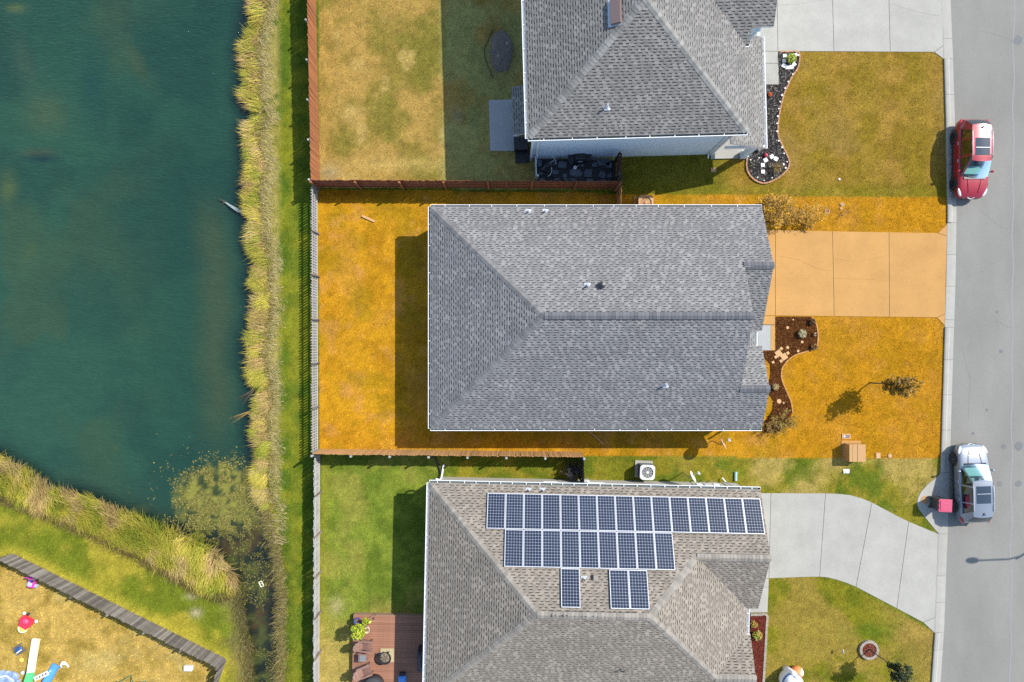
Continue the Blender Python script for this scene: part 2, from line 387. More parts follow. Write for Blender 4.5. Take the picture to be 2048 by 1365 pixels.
def mix(a, b, t): return a * (1 - t[..., None]) + b * t[..., None]
def C(r, g, b): return alb(r, g, b)
def gcol(px, py):
    px = np.asarray(px, float); py = np.asarray(py, float)
    n1 = N1(px, py, 70, 4); n2 = N2(px, py, 30, 3); n3 = N3(px, py, 160, 3); n4 = N4(px, py, 12, 2)
    col = np.empty(px.shape + (3,)); col[:] = C(118, 128, 52)
    # bank strip and far turf
    g = mix(C(92, 118, 36), C(142, 146, 46), sst(.38, .66, n2 * .6 + n3 * .4))
    col = g
    lane = np.exp(-((px - 588) / 10.0) ** 2)
    col = mix(col, C(152, 150, 56), lane * .35)
    straw = sst(568, 548, px) * sst(470, 510, px) * sst(1120, 1000, py) * sst(.32, .55, n1 * .5 + n4 * .5 + .1)
    col = mix(col, C(192, 174, 114), straw * .8)
    # south-west bank
    m = (py > 960) & (px < 560) & ~inside(TOYS, px, py)
    s = mix(C(120, 132, 42), C(176, 164, 66), sst(.40, .65, n1))
    d_f = seg_dist([(-900, 1090), (0, 1112), (28, 1107), (451, 1319), (430, 1375)], px, py, False)
    s = mix(s, C(196, 184, 76), np.exp(-(d_f / 16) ** 2) * .8)
    d_d = seg_dist(DITCH_W + [(455, 1130)], px, py, False)
    s = mix(s, C(120, 110, 78), sst(60, 14, d_d + (n2 - .5) * 40) * .8)
    s = mix(s, C(190, 178, 160), np.exp(-(((px - 392) / 11) ** 2 + ((py - 1226) / 9) ** 2)) * .9)
    s = mix(s, C(185, 175, 150), np.exp(-(((px - 382) / 12) ** 2 + ((py - 1193) / 6) ** 2)) * .8)
    col = np.where(m[..., None], s, col)
    # toy yard
    m = inside(TOYS, px, py)
    s = mix(C(208, 176, 106), C(176, 150, 80), sst(.45, .7, n2))
    s = mix(s, C(206, 184, 128), sst(.55, .75, n1) * .7)
    s = mix(s, C(140, 138, 60), np.exp(-(d_f / 10) ** 2) * .7)
    col = np.where(m[..., None], s, col)
    # upper back yard
    m = inside(YARD_T, px, py)
    s = mix(C(192, 160, 98), C(158, 138, 74), sst(.36, .66, n2 * .55 + n1 * .45))
    s = mix(s, C(134, 130, 62), sst(.44, .72, n1) * .75)
    s = mix(s, C(202, 176, 118), sst(.60, .78, N3(px, py, 45, 3)) * .8)
    s = mix(s, C(180, 166, 142), np.exp(-(((px - 660) / 22) ** 2 + ((py - 345) / 16) ** 2)) * .8)
    s = mix(s, C(216, 190, 128), np.exp(-(((px - 800) / 110) ** 2 + ((py - 330) / 14) ** 2)) * .6)
    s = mix(s, C(170, 160, 140), np.exp(-(((px - 915) / 13) ** 2 + ((py - 232) / 16) ** 2)) * .7)
    e = sst(870, 900, px) * sst(.25, .55, n1)
    s = mix(s, C(182, 180, 126), e * .85)  # greener side of the yard, colour lightened to lift the house shadow
    s = mix(s, C(126, 104, 80), np.exp(-(((px - 1003) / 30) ** 2 + ((py - 108) / 48) ** 2)) * .9)
    col = np.where(m[..., None], s, col)
    # upper front lawn and side
    m = inside(LAWN_T, px, py)
    s = mix(C(174, 140, 70), C(156, 128, 52), sst(.40, .65, n2))
    s = mix(s, C(146, 132, 36), (.5 + .5 * np.sin(px / 16.0)) * .35)
    s = mix(s, C(168, 140, 84), sst(.58, .75, n1) * .6)
    s = mix(s, C(120, 124, 44), sst(1480, 1420, px) * .8)
    s = mix(s, C(136, 132, 34), sst(360, 385, py) * .5)
    col = np.where(m[..., None], s, col)
    # middle lot: golden-amber dormant lawn
    m = inside(LOT, px, py)
    s = mix(C(214, 158, 42), C(198, 144, 34), sst(.40, .65, n2))
    s = mix(s, C(222, 166, 40), sst(.40, .68, N4(px, py, 60, 3)) * .6 * sst(1000, 860, px))
    s = mix(s, C(212, 154, 74), sst(.46, .72, n1) * .55)
    s = mix(s, C(166, 138, 24), sst(.46, .70, N3(px, py, 48, 4)) * .5)
    s = mix(s, C(220, 162, 100), sst(.60, .74, N2(px + 400, py, 26, 3)) * .4)
    s = mix(s, C(200, 142, 26), sst(1500, 1600, px) * .55)
    s = mix(s, C(176, 108, 22), sst(860, 700, px) * sst(420, 385, py) * .6)
    col = np.where(m[..., None], s, col)
    # lower strip between the houses
    m = inside(LAWN_D, px, py)
    s = mix(C(150, 142, 52), C(112, 126, 40), sst(.42, .62, n2))
    s = mix(s, C(196, 172, 108), sst(.45, .65, n1) * sst(1330, 1450, px) * .85)
    s = mix(s, C(120, 130, 40), sst(1180, 1230, px) * sst(1330, 1280, px) * .6)
    s = mix(s, C(106, 128, 52), sst(870, 840, px) * .8)
    col = np.where(m[..., None], s, col)
    # lower back yard
    m = inside(YARD_B, px, py)
    s = mix(C(136, 152, 62), C(112, 132, 50), sst(.38, .62, n2))
    s = mix(s, C(164, 160, 84), sst(.50, .70, n1) * .7)
    s = mix(s, C(160, 152, 62), np.exp(-((px - 646) / 12.0) ** 2) * .45)
    s = mix(s, C(200, 176, 112), sst(1190, 1330, py + (n2 - .5) * 120) * .85)
    s = mix(s, C(196, 186, 150), np.exp(-(((px - 672) / 14) ** 2 + ((py - 1212) / 16) ** 2)) * .7)
    col = np.where(m[..., None], s, col)
    # lower front lawn
    m = inside(LAWN_F, px, py)
    s = mix(C(142, 138, 42), C(118, 124, 34), sst(.42, .64, n2))
    s = mix(s, C(176, 150, 82), sst(.48, .66, n1) * .7)
    s = mix(s, C(180, 152, 88), sst(1720, 1850, px - (py - 1250) * .3) * .75)
    s = mix(s, C(112, 134, 36), np.exp(-(((px - 1745) / 40) ** 2 + ((py - 1265) / 18) ** 2)) * .7)
    col = np.where(m[..., None], s, col)
    n5 = N3(px + 31, py - 17, 5.5, 2); n6 = N1(px - 11, py + 77, 2.2, 1)
    col = col * (.86 + .28 * n4[..., None]) * (.72 + .40 * n5[..., None] + .16 * n6[..., None]) * np.array([1.12, 1.10, .80])
    return col

# -- one ground sheet, fine in view and coarse to the horizon
def axis(lo, hi, step, far):
    a = np.arange(lo, hi + 1e-6, step); out = []
    d = step
    x = hi
    while x < far: d *= 1.35; x += d; out.append(x)
    r = np.array(out); l = []
    d = step; x = lo
    while x > -far: d *= 1.35; x -= d; l.append(x)
    return np.concatenate([np.array(l)[::-1], a, r])
gx = axis(-32.5, 32.5, .14, 700); gy = axis(-22.5, 22.5, .14, 700)
X, Y = np.meshgrid(gx, gy, indexing='ij')
sd = pond_sd(X.ravel(), Y.ravel()).reshape(X.shape)
Z = np.where(sd > 0, -.30 * (1 - sst(0, 1.3, sd)), -.30 - .9 * sst(0, 3.0, -sd))
PX_, PY_ = 1024 + X / MPP, 682.5 - Y / MPP
gc = gcol(PX_, PY_)
mud = sst(.25, -.15, sd)
gc = mix(gc, C(70, 60, 42), mud)
nx, ny = X.shape
ii = np.arange(nx * ny).reshape(nx, ny)
fq = np.stack([ii[:-1, :-1], ii[1:, :-1], ii[1:, 1:], ii[:-1, 1:]], -1).reshape(-1, 4)
gme = np_mesh('ground', np.stack([X, Y, Z], -1).reshape(-1, 3), fq, M['ground'], gc.reshape(-1, 3), smooth=True)
tag(new_obj('ground', gme), kind='structure')

# -- water
def water_material():
    m = mat('pond_water', attr=True, rough=.13, spec=.4, var=.10, scale=.9, var2=(.12, 5), stretch=(1, 2.2, 1))
    nt = m.node_tree; b = nt.nodes['Principled BSDF']; L = nt.links
    tc = nt.nodes.new('ShaderNodeTexCoord')
    mp = nt.nodes.new('ShaderNodeMapping'); mp.inputs['Rotation'].default_value = (0, 0, math.radians(22)); mp.inputs['Scale'].default_value = (1.0, 3.2, 1)
    L.new(tc.outputs['Object'], mp.inputs['Vector'])
    n = nt.nodes.new('ShaderNodeTexNoise'); n.inputs['Scale'].default_value = 2.6; n.inputs['Detail'].default_value = 4; n.inputs['Distortion'].default_value = .5
    L.new(mp.outputs['Vector'], n.inputs['Vector'])
    bp = nt.nodes.new('ShaderNodeBump'); bp.inputs['Distance'].default_value = .06; bp.inputs['Strength'].default_value = 1.0
    L.new(n.outputs['Fac'], bp.inputs['Height']); L.new(bp.outputs['Normal'], b.inputs['Normal'])
    return m
wx = axis(-33, -14, .22, 60); wx = wx[wx < -13.0]; wy = axis(-22.5, 22.5, .22, 60)
X, Y = np.meshgrid(wx, wy, indexing='ij')
sd = pond_sd(X.ravel(), Y.ravel()).reshape(X.shape)
px, py = 1024 + X / MPP, 682.5 - Y / MPP
n1 = N1(px, py, 120, 4); n2 = N2(px + (py - 600) * .3, py, 50, 3); n3 = N4(px, py, 20, 3)
wc = np.empty(X.shape + (3,)); wc[:] = C(48, 90, 68)
wc = mix(wc, C(40, 78, 62), sst(.40, .62, n1))
wc = mix(wc, C(56, 96, 74), sst(500, 0, px) * sst(200, 700, py) * .55)
wc = mix(wc, C(34, 74, 58), sst(250, 0, py) * .5)
wc = mix(wc, C(72, 94, 60), sst(.5, .7, N3(px + 90, py, 150, 3)) * sst(420, 100, px) * .45)
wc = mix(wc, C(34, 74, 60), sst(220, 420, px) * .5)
shelf = sst(-4.2, -2.0, sd) * sst(-.6, -2.2, sd)
wc = mix(wc, C(82, 94, 60), shelf * sst(350, 480, py) * sst(950, 800, py) * sst(340, 400, px) * .55)
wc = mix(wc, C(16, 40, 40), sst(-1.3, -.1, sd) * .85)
def spot(x0, y0, rx, ry, a=0):
    ca, sa = math.cos(a), math.sin(a); u = (px - x0) * ca + (py - y0) * sa; v = -(px - x0) * sa + (py - y0) * ca
    return np.exp(-((u / rx) ** 2 + (v / ry) ** 2))
for x0, y0, rx, ry, a, c, w in [(265, 118, 50, 14, 1.05, (76, 92, 58), .65), (225, 55, 26, 60, 0, (64, 86, 62), .6), (85, 225, 45, 40, .4, (78, 98, 66), .7), (40, 120, 20, 60, -.4, (70, 96, 72), .6),
                                (72, 303, 32, 8, -.05, (74, 84, 62), .8), (74, 315, 34, 6, 0, (14, 50, 58), .9), (8, 375, 18, 30, 0, (92, 108, 60), .7), (52, 505, 14, 22, .5, (74, 98, 62), .6),
                                (180, 170, 30, 70, 0, (26, 70, 66), .5), (235, 120, 22, 30, 0, (60, 90, 64), .6), (25, 12, 18, 8, 0, (110, 120, 60), .6), (225, 900, 5, 9, 0, (80, 100, 56), .5), (430, 620, 22, 60, 0, (72, 92, 66), .35), (230, 815, 8, 14, .3, (58, 84, 66), .4),
                                (490, 960, 14, 30, 0, (60, 76, 52), .5)]:
    k = spot(x0, y0, rx, ry, a); wc = mix(wc, C(*c), np.clip(k * (0.55 + .9 * n3), 0, 1) * w)
alg = sst(.26, .52, spot(446, 1006, 88, 74) * 1.1 + (n3 - .5) * .5 + (n2 - .5) * .25) * sst(1075, 1050, py - (px - 440) * .1)
wc = mix(wc, mix(C(168, 162, 66), C(72, 82, 40), sst(.42, .60, N1(px, py, 11, 3))), alg * .88)
dit = sst(1010, 1075, py + (n2 - .5) * 50)
dc = mix(C(46, 50, 32), C(92, 72, 38), sst(.52, .70, n2))
dc = mix(dc, C(30, 38, 28), sst(.45, .65, n1)); dc = mix(dc, C(92, 98, 40), sst(.52, .66, n3) * .85)
wc = mix(wc, dc, dit * .92)
nx, ny = X.shape; ii = np.arange(nx * ny).reshape(nx, ny)
fq = np.stack([ii[:-1, :-1], ii[1:, :-1], ii[1:, 1:], ii[:-1, 1:]], -1).reshape(-1, 4)
keep = (sd.ravel()[fq].min(1) < .5)
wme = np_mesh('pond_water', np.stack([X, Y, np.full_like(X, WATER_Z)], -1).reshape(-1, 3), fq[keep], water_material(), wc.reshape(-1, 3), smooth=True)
tag(new_obj('pond_water', wme), kind='structure')

# -- road
yy = np.linspace(-700, 2000, 200)
rv = []; 
for q in yy: rv += [(*P(road_x(q), q), .006), (*P(road_x(q) + 380, q), .006)]
rme = np_mesh('road', rv, [(2 * i, 2 * i + 2, 2 * i + 3, 2 * i + 1) for i in range(len(yy) - 1)], M['asphalt'])
road = tag(new_obj('road', rme), kind='structure')
def stain_mat():
    return mat('asphalt_stain', alb(138, 139, 140), .9, var=.12, scale=20)
sm = stain_mat()
for k, (sx, sy, r) in enumerate([(2036, 81, 9), (2030, 83, 5), (2002, 703, 4), (2007, 893, 5), (1999, 968, 5), (1946, 867, 3), (1994, 624, 3), (2037, 893, 8), (2037, 968, 6), (1974, 820, 2.5)]):
    b = MB(); pts = [P(sx + r * (.8 + .4 * random.random()) * math.cos(a), sy + r * (.8 + .4 * random.random()) * math.sin(a)) for a in np.linspace(0, 2 * math.pi, 12)[:-1]]
    b.add([(x, y, .0095 + k * .0007) for x, y in pts], [tuple(range(11))[::-1]]); b.build('oil_stain', sm, road)
ROADCRACK = []
seam = MB(); sy_ = np.linspace(-100, 1500, 90)
for a, c in zip(sy_[:-1], sy_[1:]):
    w = lambda q: 2026 - (q - 300) * .005 + 1.6 * math.sin(q * .05)
    seam.add([(*P(w(a) - 1.3, a), .009), (*P(w(c) - 1.3, c), .009), (*P(w(c) + 1.3, c), .009), (*P(w(a) + 1.3, a), .009)], [(0, 1, 2, 3)])
seam.build('paving_seam', mat('asphalt_seam', alb(170, 171, 168), .9), road)

for pts in ([(1960, 62), (1995, 70), (2030, 84)], [(1990, 640), (2016, 655), (2040, 652)], [(1925, 700), (1940, 760), (1936, 840)], [(1960, 420), (2000, 455), (2044, 462)], [(1912, 560), (1960, 545), (2030, 500)]):
    ROADCRACK.append(pts)
# -- kerb: cast lengths with joints, mountable profile
kerb = tag(new_obj('kerb', None), kind='structure')
DRIVES = [(-400, 118), (446, 655), (945, 1265)]
def kerb_profile(drop):
    h = .035 if drop else .11
    return [(0, -.05), (0, h * .8), (2.2, h), (7.2, h * .97), (10.5, .032), (18.9, .012), (18.9, -.05)]
edges = [-300, -200, -100, 0, 78, 118, 190, 260, 330, 395, 446, 510, 573, 640, 655, 720, 790, 860, 908, 945, 1010, 1068, 1152, 1205, 1265, 1300, 1365, 1465, 1600, 1800]
for a, c in zip(edges[:-1], edges[1:]):
    mid = (a + c) / 2; drop = any(l - 2 < mid < h + 2 for l, h in DRIVES)
    b = MB(); pr = kerb_profile(drop); n = 5
    qs = np.linspace(a + .25, c - .25, n); vs = []
    for q in qs:
        for dx, z in pr: vs.append((*P(kerb_x(q) + dx, q), z))
    fs = []; k = len(pr)
    for i in range(n - 1):
        for j in range(k - 1): fs.append((i * k + j, (i + 1) * k + j, (i + 1) * k + j + 1, i * k + j + 1))
    fs.append(tuple(range(k))); fs.append(tuple(range((n - 1) * k, n * k))[::-1])
    b.add(vs, fs); b.build('kerb_stone', M['kerb'], kerb)

# -- concrete slabs
def shrink(poly, d):
    cx = sum(p[0] for p in poly) / len(poly); cy = sum(p[1] for p in poly) / len(poly)
    out = []; n = len(poly)
    ar = sum(poly[i][0] * poly[(i + 1) % n][1] - poly[(i + 1) % n][0] * poly[i][1] for i in range(n)); s = 1 if ar > 0 else -1
    for i in range(n):
        a, b_, c = Vector(poly[i - 1]), Vector(poly[i]), Vector(poly[(i + 1) % n])
        e1 = (b_ - a).normalized(); e2 = (c - b_).normalized()
        n1 = Vector((-e1.y, e1.x)) * s; n2 = Vector((-e2.y, e2.x)) * s
        m = n1 + n2; q = m.length_squared
        m = m * (2 / q) if q > .2 else n1
        if m.length > 2.5: m = m.normalized() * 2.5
        out.append(tuple(b_ + m * d))
    return out
def slab(parent, poly, mt, z=.03, gap=.012, name='concrete_slab'):
    w = [P(x, y) for x, y in poly]
    b = MB(); b.prism(shrink(w, gap), -.05, z)
    return b.build(name, mt, parent, bevel=.006)
def crack(parent, pts, z, w=.012, mt=None):
    b = MB(); p = []
    for (x0, y0), (x1, y1) in zip(pts[:-1], pts[1:]):
        for t in np.linspace(0, 1, 6)[:-1]: p.append((x0 + (x1 - x0) * t + random.uniform(-.5, .5), y0 + (y1 - y0) * t + random.uniform(-.5, .5)))
    p.append(pts[-1]); p = [P(*q) for q in p]
    for a, c in zip(p[:-1], p[1:]):
        a, c = Vector(a), Vector(c); t = (c - a).normalized(); q = Vector((-t.y, t.x)) * w * random.uniform(.5, 1)
        b.add([(*(a - q), z), (*(c - q), z), (*(c + q), z), (*(a + q), z)], [(0, 1, 2, 3)])
    b.build('hairline_crack', mt, parent)
crk_g = mat('concrete_crack', alb(172, 168, 160), .9); crk_t = mat('tan_concrete_crack', alb(196, 144, 80), .9)
def joint_bed(parent, poly, z=.012):
    w = [P(x, y) for x, y in poly]; b = MB(); b.prism(shrink(w, .03), -.04, z); b.build('joint_bed', M['joint'], parent)

rc_m = mat('sealed_crack', alb(150, 149, 144), .9)
for pts in ROADCRACK: crack(road, pts, .0085, .016, rc_m)
# middle driveway (buff concrete)
dv = tag(new_obj('driveway_middle', None), kind='structure')
k = kerb_x
joint_bed(dv, [(1440, 461), (1875, 467), (k(449) - .5, 449), (k(652) - .5, 652), (1873, 635), (1440, 632)])
for poly in [[(1440, 458.5), (1550.7, 460), (1550.5, 632), (1440, 631)],
             [(1550.7, 460), (1664.6, 463), (1668, 633), (1550.5, 632)],
             [(1664.6, 463), (1777.6, 465), (1778.5, 634.5), (1668, 633)],
             [(1777.6, 465), (1875, 466.5), (k(472), 473), (k(628), 628), (1873, 635.5), (1778.5, 634.5)],
             [(1875, 466.5), (k(448), 448.5), (k(472), 473)], [(1873, 635.5), (k(628), 628), (k(652), 652)]]:
    slab(dv, poly, M['tan_concrete'])
crack(dv, [(1555, 513), (1590, 518), (1610, 526), (1632, 537), (1663, 543)], .0325, .010, crk_t)
crack(dv, [(1670, 519), (1710, 524), (1745, 518), (1774, 512)], .0325, .008, crk_t)
crack(dv, [(1668, 557), (1700, 558), (1776, 561)], .0325, .008, crk_t)
wk = tag(new_obj('walkway_middle', None), kind='structure')
joint_bed(wk, [(1500, 633), (1550, 633), (1550, 701), (1500, 701)])
slab(wk, [(1500, 632.5), (1550.5, 632.5), (1550.5, 650), (1500, 650)], M['tan_concrete'])
slab(wk, [(1541, 650.5), (1550.5, 650.5), (1550.5, 701.5), (1541, 701.5)], M['tan_concrete'])
slab(wk, [(1460, 650.5), (1541, 650.5), (1541, 701.5), (1460, 701.5)], M['grey_concrete'], z=.06, name='porch_slab')
# upper driveway
dv = tag(new_obj('driveway_upper', None), kind='structure')
joint_bed(dv, [(1500, -300), (k(-300), -300), (k(118), 118), (1868, 103), (1500, 103)])
for poly in [[(1500, -130), (1552, -130), (1555.5, 103.5), (1500, 103.5)], [(1552, -130), (1661, -130), (1667.5, 103.8), (1555.5, 103.5)],
             [(1661, -130), (1774, -130), (1780, 104.5), (1667.5, 103.8)], [(1774, -130), (k(-130), -130), (k(92), 92), (1868, 105), (1780, 104.5)],
             [(1868, 105), (k(92), 92), (k(119), 119)], [(1500, -300), (1552, -300), (1552, -130), (1500, -130)], [(1552, -300), (1661, -300), (1661, -130), (1552, -130)], [(1661, -300), (k(-300), -300), (k(-130), -130), (1661, -130)]]:
    slab(dv, poly, M['concrete'])
crack(dv, [(1550, 12), (1600, 9), (1622, 4), (1650, 1)], .0325, .008, crk_g); crack(dv, [(1786, 9), (1818, 20), (1850, 28), (1880, 33)], .0325, .010, crk_g)
wk = tag(new_obj('walkway_upper', None), kind='structure')
joint_bed(wk, [(1505, 104), (1557, 104), (1558, 170), (1505, 170)])
slab(wk, [(1505, 103.5), (1556, 103.5), (1557, 127.5), (1505, 127.5)], M['concrete']); slab(wk, [(1505, 127.5), (1557, 127.5), (1558.5, 170), (1505, 170)], M['concrete'])
# lower driveway, flaring to the street
dv = tag(new_obj('driveway_lower', None), kind='structure')
top = [(1490, 986.5), (1541.5, 986.5), (1650.7, 986.8), (1702, 990.6), (1743, 1004.5), (1790, 1030), (1816.8, 1043), (1876, 1068)]
joint_bed(dv, top + [(k(1265) - 1, 1262), (1846, 1244), (1793, 1216), (1711.6, 1173), (1674, 1159), (1639, 1152.5), (1490, 1155)])
for poly in [[(1480, 986.5), (1541.5, 986.5), (1537.5, 1157), (1480, 1158)],
             [(1541.5, 986.5), (1650.7, 986.8), (1638.8, 1153.7), (1600, 1154.5), (1537.5, 1157)],
             [(1650.7, 986.8), (1680, 988), (1702, 990.6), (1724, 997), (1743.5, 1005), (1711.6, 1174), (1692, 1166), (1674, 1160), (1656, 1155.5), (1638.8, 1153.7)],
             [(1743.5, 1005), (1790, 1030), (1816.8, 1043), (1793, 1217), (1711.6, 1174)],
             [(1816.8, 1043), (k(1068), 1068), (k(1235), 1235), (1846, 1245), (1793, 1217)],
             [(1846, 1245), (k(1235), 1235), (k(1266), 1266)]]:
    slab(dv, poly, M['concrete'])
wk = tag(new_obj('walkway_lower', None), kind='structure')
joint_bed(wk, [(1470, 1158), (1537, 1158), (1535, 1226), (1470, 1226)])
slab(wk, [(1470, 1158.5), (1537.5, 1157.5), (1537, 1174.5), (1470, 1175)], M['concrete']); slab(wk, [(1470, 1175), (1537, 1174.5), (1535, 1225), (1470, 1226)], M['concrete'])
# corner ramp of old pavement beside the lower driveway
fan = tag(new_obj('kerb_ramp', None), kind='structure')
fp = [(k(949), 949.5), (1866, 960), (1854, 970), (1842, 983), (1834.5, 998), (1834, 1010), (1838, 1020), (1856, 1043), (k(1067), 1067)]
slab(fan, fp, M['concrete'], gap=.005)
lid = MB(); lid.lathe([(.24, -.02), (.24, .038), (.20, .041), (.001, .043)], n=24); lid.build('valve_cover', M['concrete_tan_lid'], fan, loc=(*P(1849, 1000), 0))
# patio behind the upper house
pt = tag(new_obj('patio_upper', None), kind='structure')
slab(pt, [(977, 201), (1035, 199), (1040, 303), (980, 303)], mat('patio_concrete', alb(206, 206, 202), .85, var=.06, scale=2), z=.05, name='patio_slab')

HARD = [[(1440, 459), (1875, 465), (1895, 447), (1895, 655), (1873, 636), (1551, 633), (1551, 702), (1440, 702)], [(1500, -300), (1895, -300), (1888, 120), (1868, 105), (1558, 104), (1558, 171), (1500, 171)],
        top + [(1876, 1068), (1866, 1266), (1846, 1246), (1793, 1218), (1711, 1175), (1674, 1161), (1639, 1154.5), (1537, 1158), (1535, 1226), (1480, 1226)], fp, [(976, 200), (1040, 198), (1040, 304), (979, 304)],
        [(871, 430), (1495, 430), (1495, 846), (871, 846)], [(1040, -300), (1470, -300), (1470, 316), (1062, 318), (1040, 100)], [(868, 955), (1490, 968), (1490, 1700), (850, 1700)],
        [(1072, 315), (1236, 318), (1234, 362), (1073, 362)], [(720, 1238), (870, 1238), (870, 1700), (720, 1700)]]
BEDS = []   # mulch outlines are appended below, before the grass is sown
# ================================================================== planting beds
def smooth_path(pts, n=6):
    out = []
    m = len(pts)
    for i in range(m - 1):
        p0, p1, p2, p3 = [np.array(pts[max(0, min(m - 1, j))], float) for j in (i - 1, i, i + 1, i + 2)]
        for t in np.linspace(0, 1, n, endpoint=False):
            out.append(tuple(.5 * ((2 * p1) + (-p0 + p2) * t + (2 * p0 - 5 * p1 + 4 * p2 - p3) * t * t + (-p0 + 3 * p1 - 3 * p2 + p3) * t ** 3)))
    out.append(tuple(pts[-1])); return out
def mulch(name, poly, base, chips, n, z=.045):
    w = [P(x, y) for x, y in poly]
    BEDS.append(poly)
    root = tag(new_obj(name, None), kind='structure')
    b = MB(); b.prism(w, -.04, z, col=tuple(np.array(chips[0]) * .8)); b.build('mulch_base', M['mulch_brown'], root)
    xs = np.array([p[0] for p in w]); ys = np.array([p[1] for p in w])
    r = np.random.default_rng(len(poly) + n)
    x = r.uniform(xs.min(), xs.max(), n * 3); y = r.uniform(ys.min(), ys.max(), n * 3)
    k = inside(w, x, y); x = x[k][:n]; y = y[k][:n]; N = len(x)
    a = r.uniform(0, 2 * np.pi, N); l = r.uniform(.02, .055, N); wd = r.uniform(.008, .02, N); t = r.uniform(-.5, .5, N)
    ca, sa = np.cos(a), np.sin(a); zz = z + r.uniform(.004, .03, N)
    v = np.empty((N, 4, 3))
    for i, (u, q) in enumerate([(-1, -1), (1, -1), (1, 1), (-1, 1)]):
        v[:, i, 0] = x + ca * l * u - sa * wd * q; v[:, i, 1] = y + sa * l * u + ca * wd * q; v[:, i, 2] = zz + t * l * u * .6 + q * .006
    c = np.array(chips)[r.integers(0, len(chips), N)] * r.uniform(.6, 1.35, (N, 1))
    me = np_mesh('bark_chips', v.reshape(-1, 3), np.arange(N * 4).reshape(-1, 4), M['mulch_brown'], np.repeat(c, 4, 0))
    tag(new_obj('bark_chips', me, root), kind='stuff')
    return root
def edging(name, label, path, mt, w, h, step, cat='garden edging', group=None):
    p = [Vector(P(x, y)) for x, y in smooth_path(path, 10)]
    c = p[len(p) // 2]
    root = thing(name, label, cat, (c.x, c.y, 0), group=group)
    L = [0]
    for a, b_ in zip(p[:-1], p[1:]): L.append(L[-1] + (b_ - a).length)
    n = int(L[-1] / step); me = None
    for i in range(n):
        q = [np.interp((i + t) * L[-1] / n, L, [v[k] for v in p]) for t in (0, 1) for k in (0, 1)]
        a, b_ = Vector(q[:2]), Vector(q[2:]); d = b_ - a
        if me is None:
            m_ = MB(); m_.box((0, 0, h / 2 - .02), (step * .93, w, h + .04)); me = m_.mesh('edging_brick', mt)
        o = new_obj('edging_brick', me, root, ((a.x + b_.x) / 2 - c.x, (a.y + b_.y) / 2 - c.y, random.uniform(-.008, .008)), (0, 0, math.atan2(d.y, d.x) + random.uniform(-.05, .05)))
        o.scale = (d.length / step, 1, 1)
    return root

bed_c = [(1551, 634), (1622, 634), (1630, 646), (1634, 662), (1634, 682), (1631, 694), (1618, 701), (1600, 705), (1585, 712), (1572, 722), (1563, 736), (1561, 752), (1565, 769), (1573, 787), (1580, 805), (1583, 826), (1576, 848), (1560, 862), (1528, 866), (1530, 842), (1545, 822), (1547, 802), (1538, 786), (1538, 770), (1541, 750), (1541, 728), (1530, 717), (1526, 703), (1551, 702)]
BC = mulch('mulch_bed_middle', bed_c, C(112, 66, 30), [C(122, 74, 34), C(94, 54, 26), C(150, 98, 52), C(84, 50, 28)], 5200)
edging('garden_edging', 'curved tan concrete edging round the brown mulch bed by the buff driveway', [(1622, 634), (1631, 646), (1635, 664), (1635, 684), (1630, 697), (1612, 703.5), (1592, 709.5), (1576, 720), (1564.5, 735), (1562, 752), (1566.5, 769), (1574.5, 787), (1582, 805), (1585, 826)], M['edging_tan'], .07, .07, .26)
bed_t = [(1556, 106), (1596, 107), (1594, 136), (1583, 152), (1575, 169), (1565, 192), (1557, 226), (1554, 251), (1554, 274), (1563, 294), (1576, 322), (1573, 338), (1558, 353), (1539, 363), (1527, 366), (1510, 360), (1496, 344), (1494, 324), (1498, 304), (1470, 296), (1480, 171), (1558.5, 171)]
BT = mulch('mulch_bed_upper', bed_t, (.03, .03, .03), [(.030, .028, .028), (.05, .045, .042), (.02, .02, .02), (.10, .085, .07), (.22, .20, .18)], 6500)
edging('garden_edging', 'winding terracotta edging round the black mulch bed of the upper house', [(1558, 104.8), (1578, 105), (1597.5, 106), (1595.5, 136), (1584.5, 152), (1576.5, 169), (1566.5, 192), (1558.5, 226), (1555.5, 251), (1555.8, 274), (1564.7, 294), (1577.7, 322), (1574.5, 339), (1559, 354.5), (1540, 364.5), (1527, 367.8), (1509, 361.5), (1494.5, 344.5), (1492.5, 324), (1497, 304)], M['brick_orange'], .085, .10, .3)
bed_b = [(1470, 1231), (1531.5, 1231), (1530, 1254), (1527, 1310), (1523.5, 1366), (1515, 1500), (1470, 1500)]
BB_ = mulch('mulch_bed_lower', bed_b, C(120, 50, 40), [C(140, 66, 52), C(116, 50, 40), C(158, 84, 66), C(96, 44, 36)], 4200)
edging('garden_edging', 'straight pale stone edging along the red mulch strip of the lower house', [(1500, 1229), (1520, 1229), (1533.5, 1229), (1532.5, 1254), (1529.5, 1310), (1526, 1366), (1518, 1480)], M['stone_pale'], .14, .09, .22)

def leaves_mesh(name, centers, size, cols, r, flat=.35, mt=None):
    """small folded leaf quads"""
    N = len(centers); a = r.uniform(0, 2 * np.pi, N); ph = r.uniform(-1, 1, N) * (1 - flat); l = size * r.uniform(.6, 1.4, N); w = l * r.uniform(.35, .6, N)
    d = np.stack([np.cos(a) * np.cos(ph), np.sin(a) * np.cos(ph), np.sin(ph)], 1)
    s = np.stack([-np.sin(a), np.cos(a), r.uniform(-.5, .5, N)], 1)
    v = np.empty((N, 4, 3)); v[:, 0] = centers - d * l[:, None]; v[:, 1] = centers + s * w[:, None]; v[:, 2] = centers + d * l[:, None]; v[:, 3] = centers - s * w[:, None]
    return np_mesh(name, v.reshape(-1, 3), np.arange(N * 4).reshape(-1, 4), mt or M['leaf'], np.repeat(cols, 4, 0))

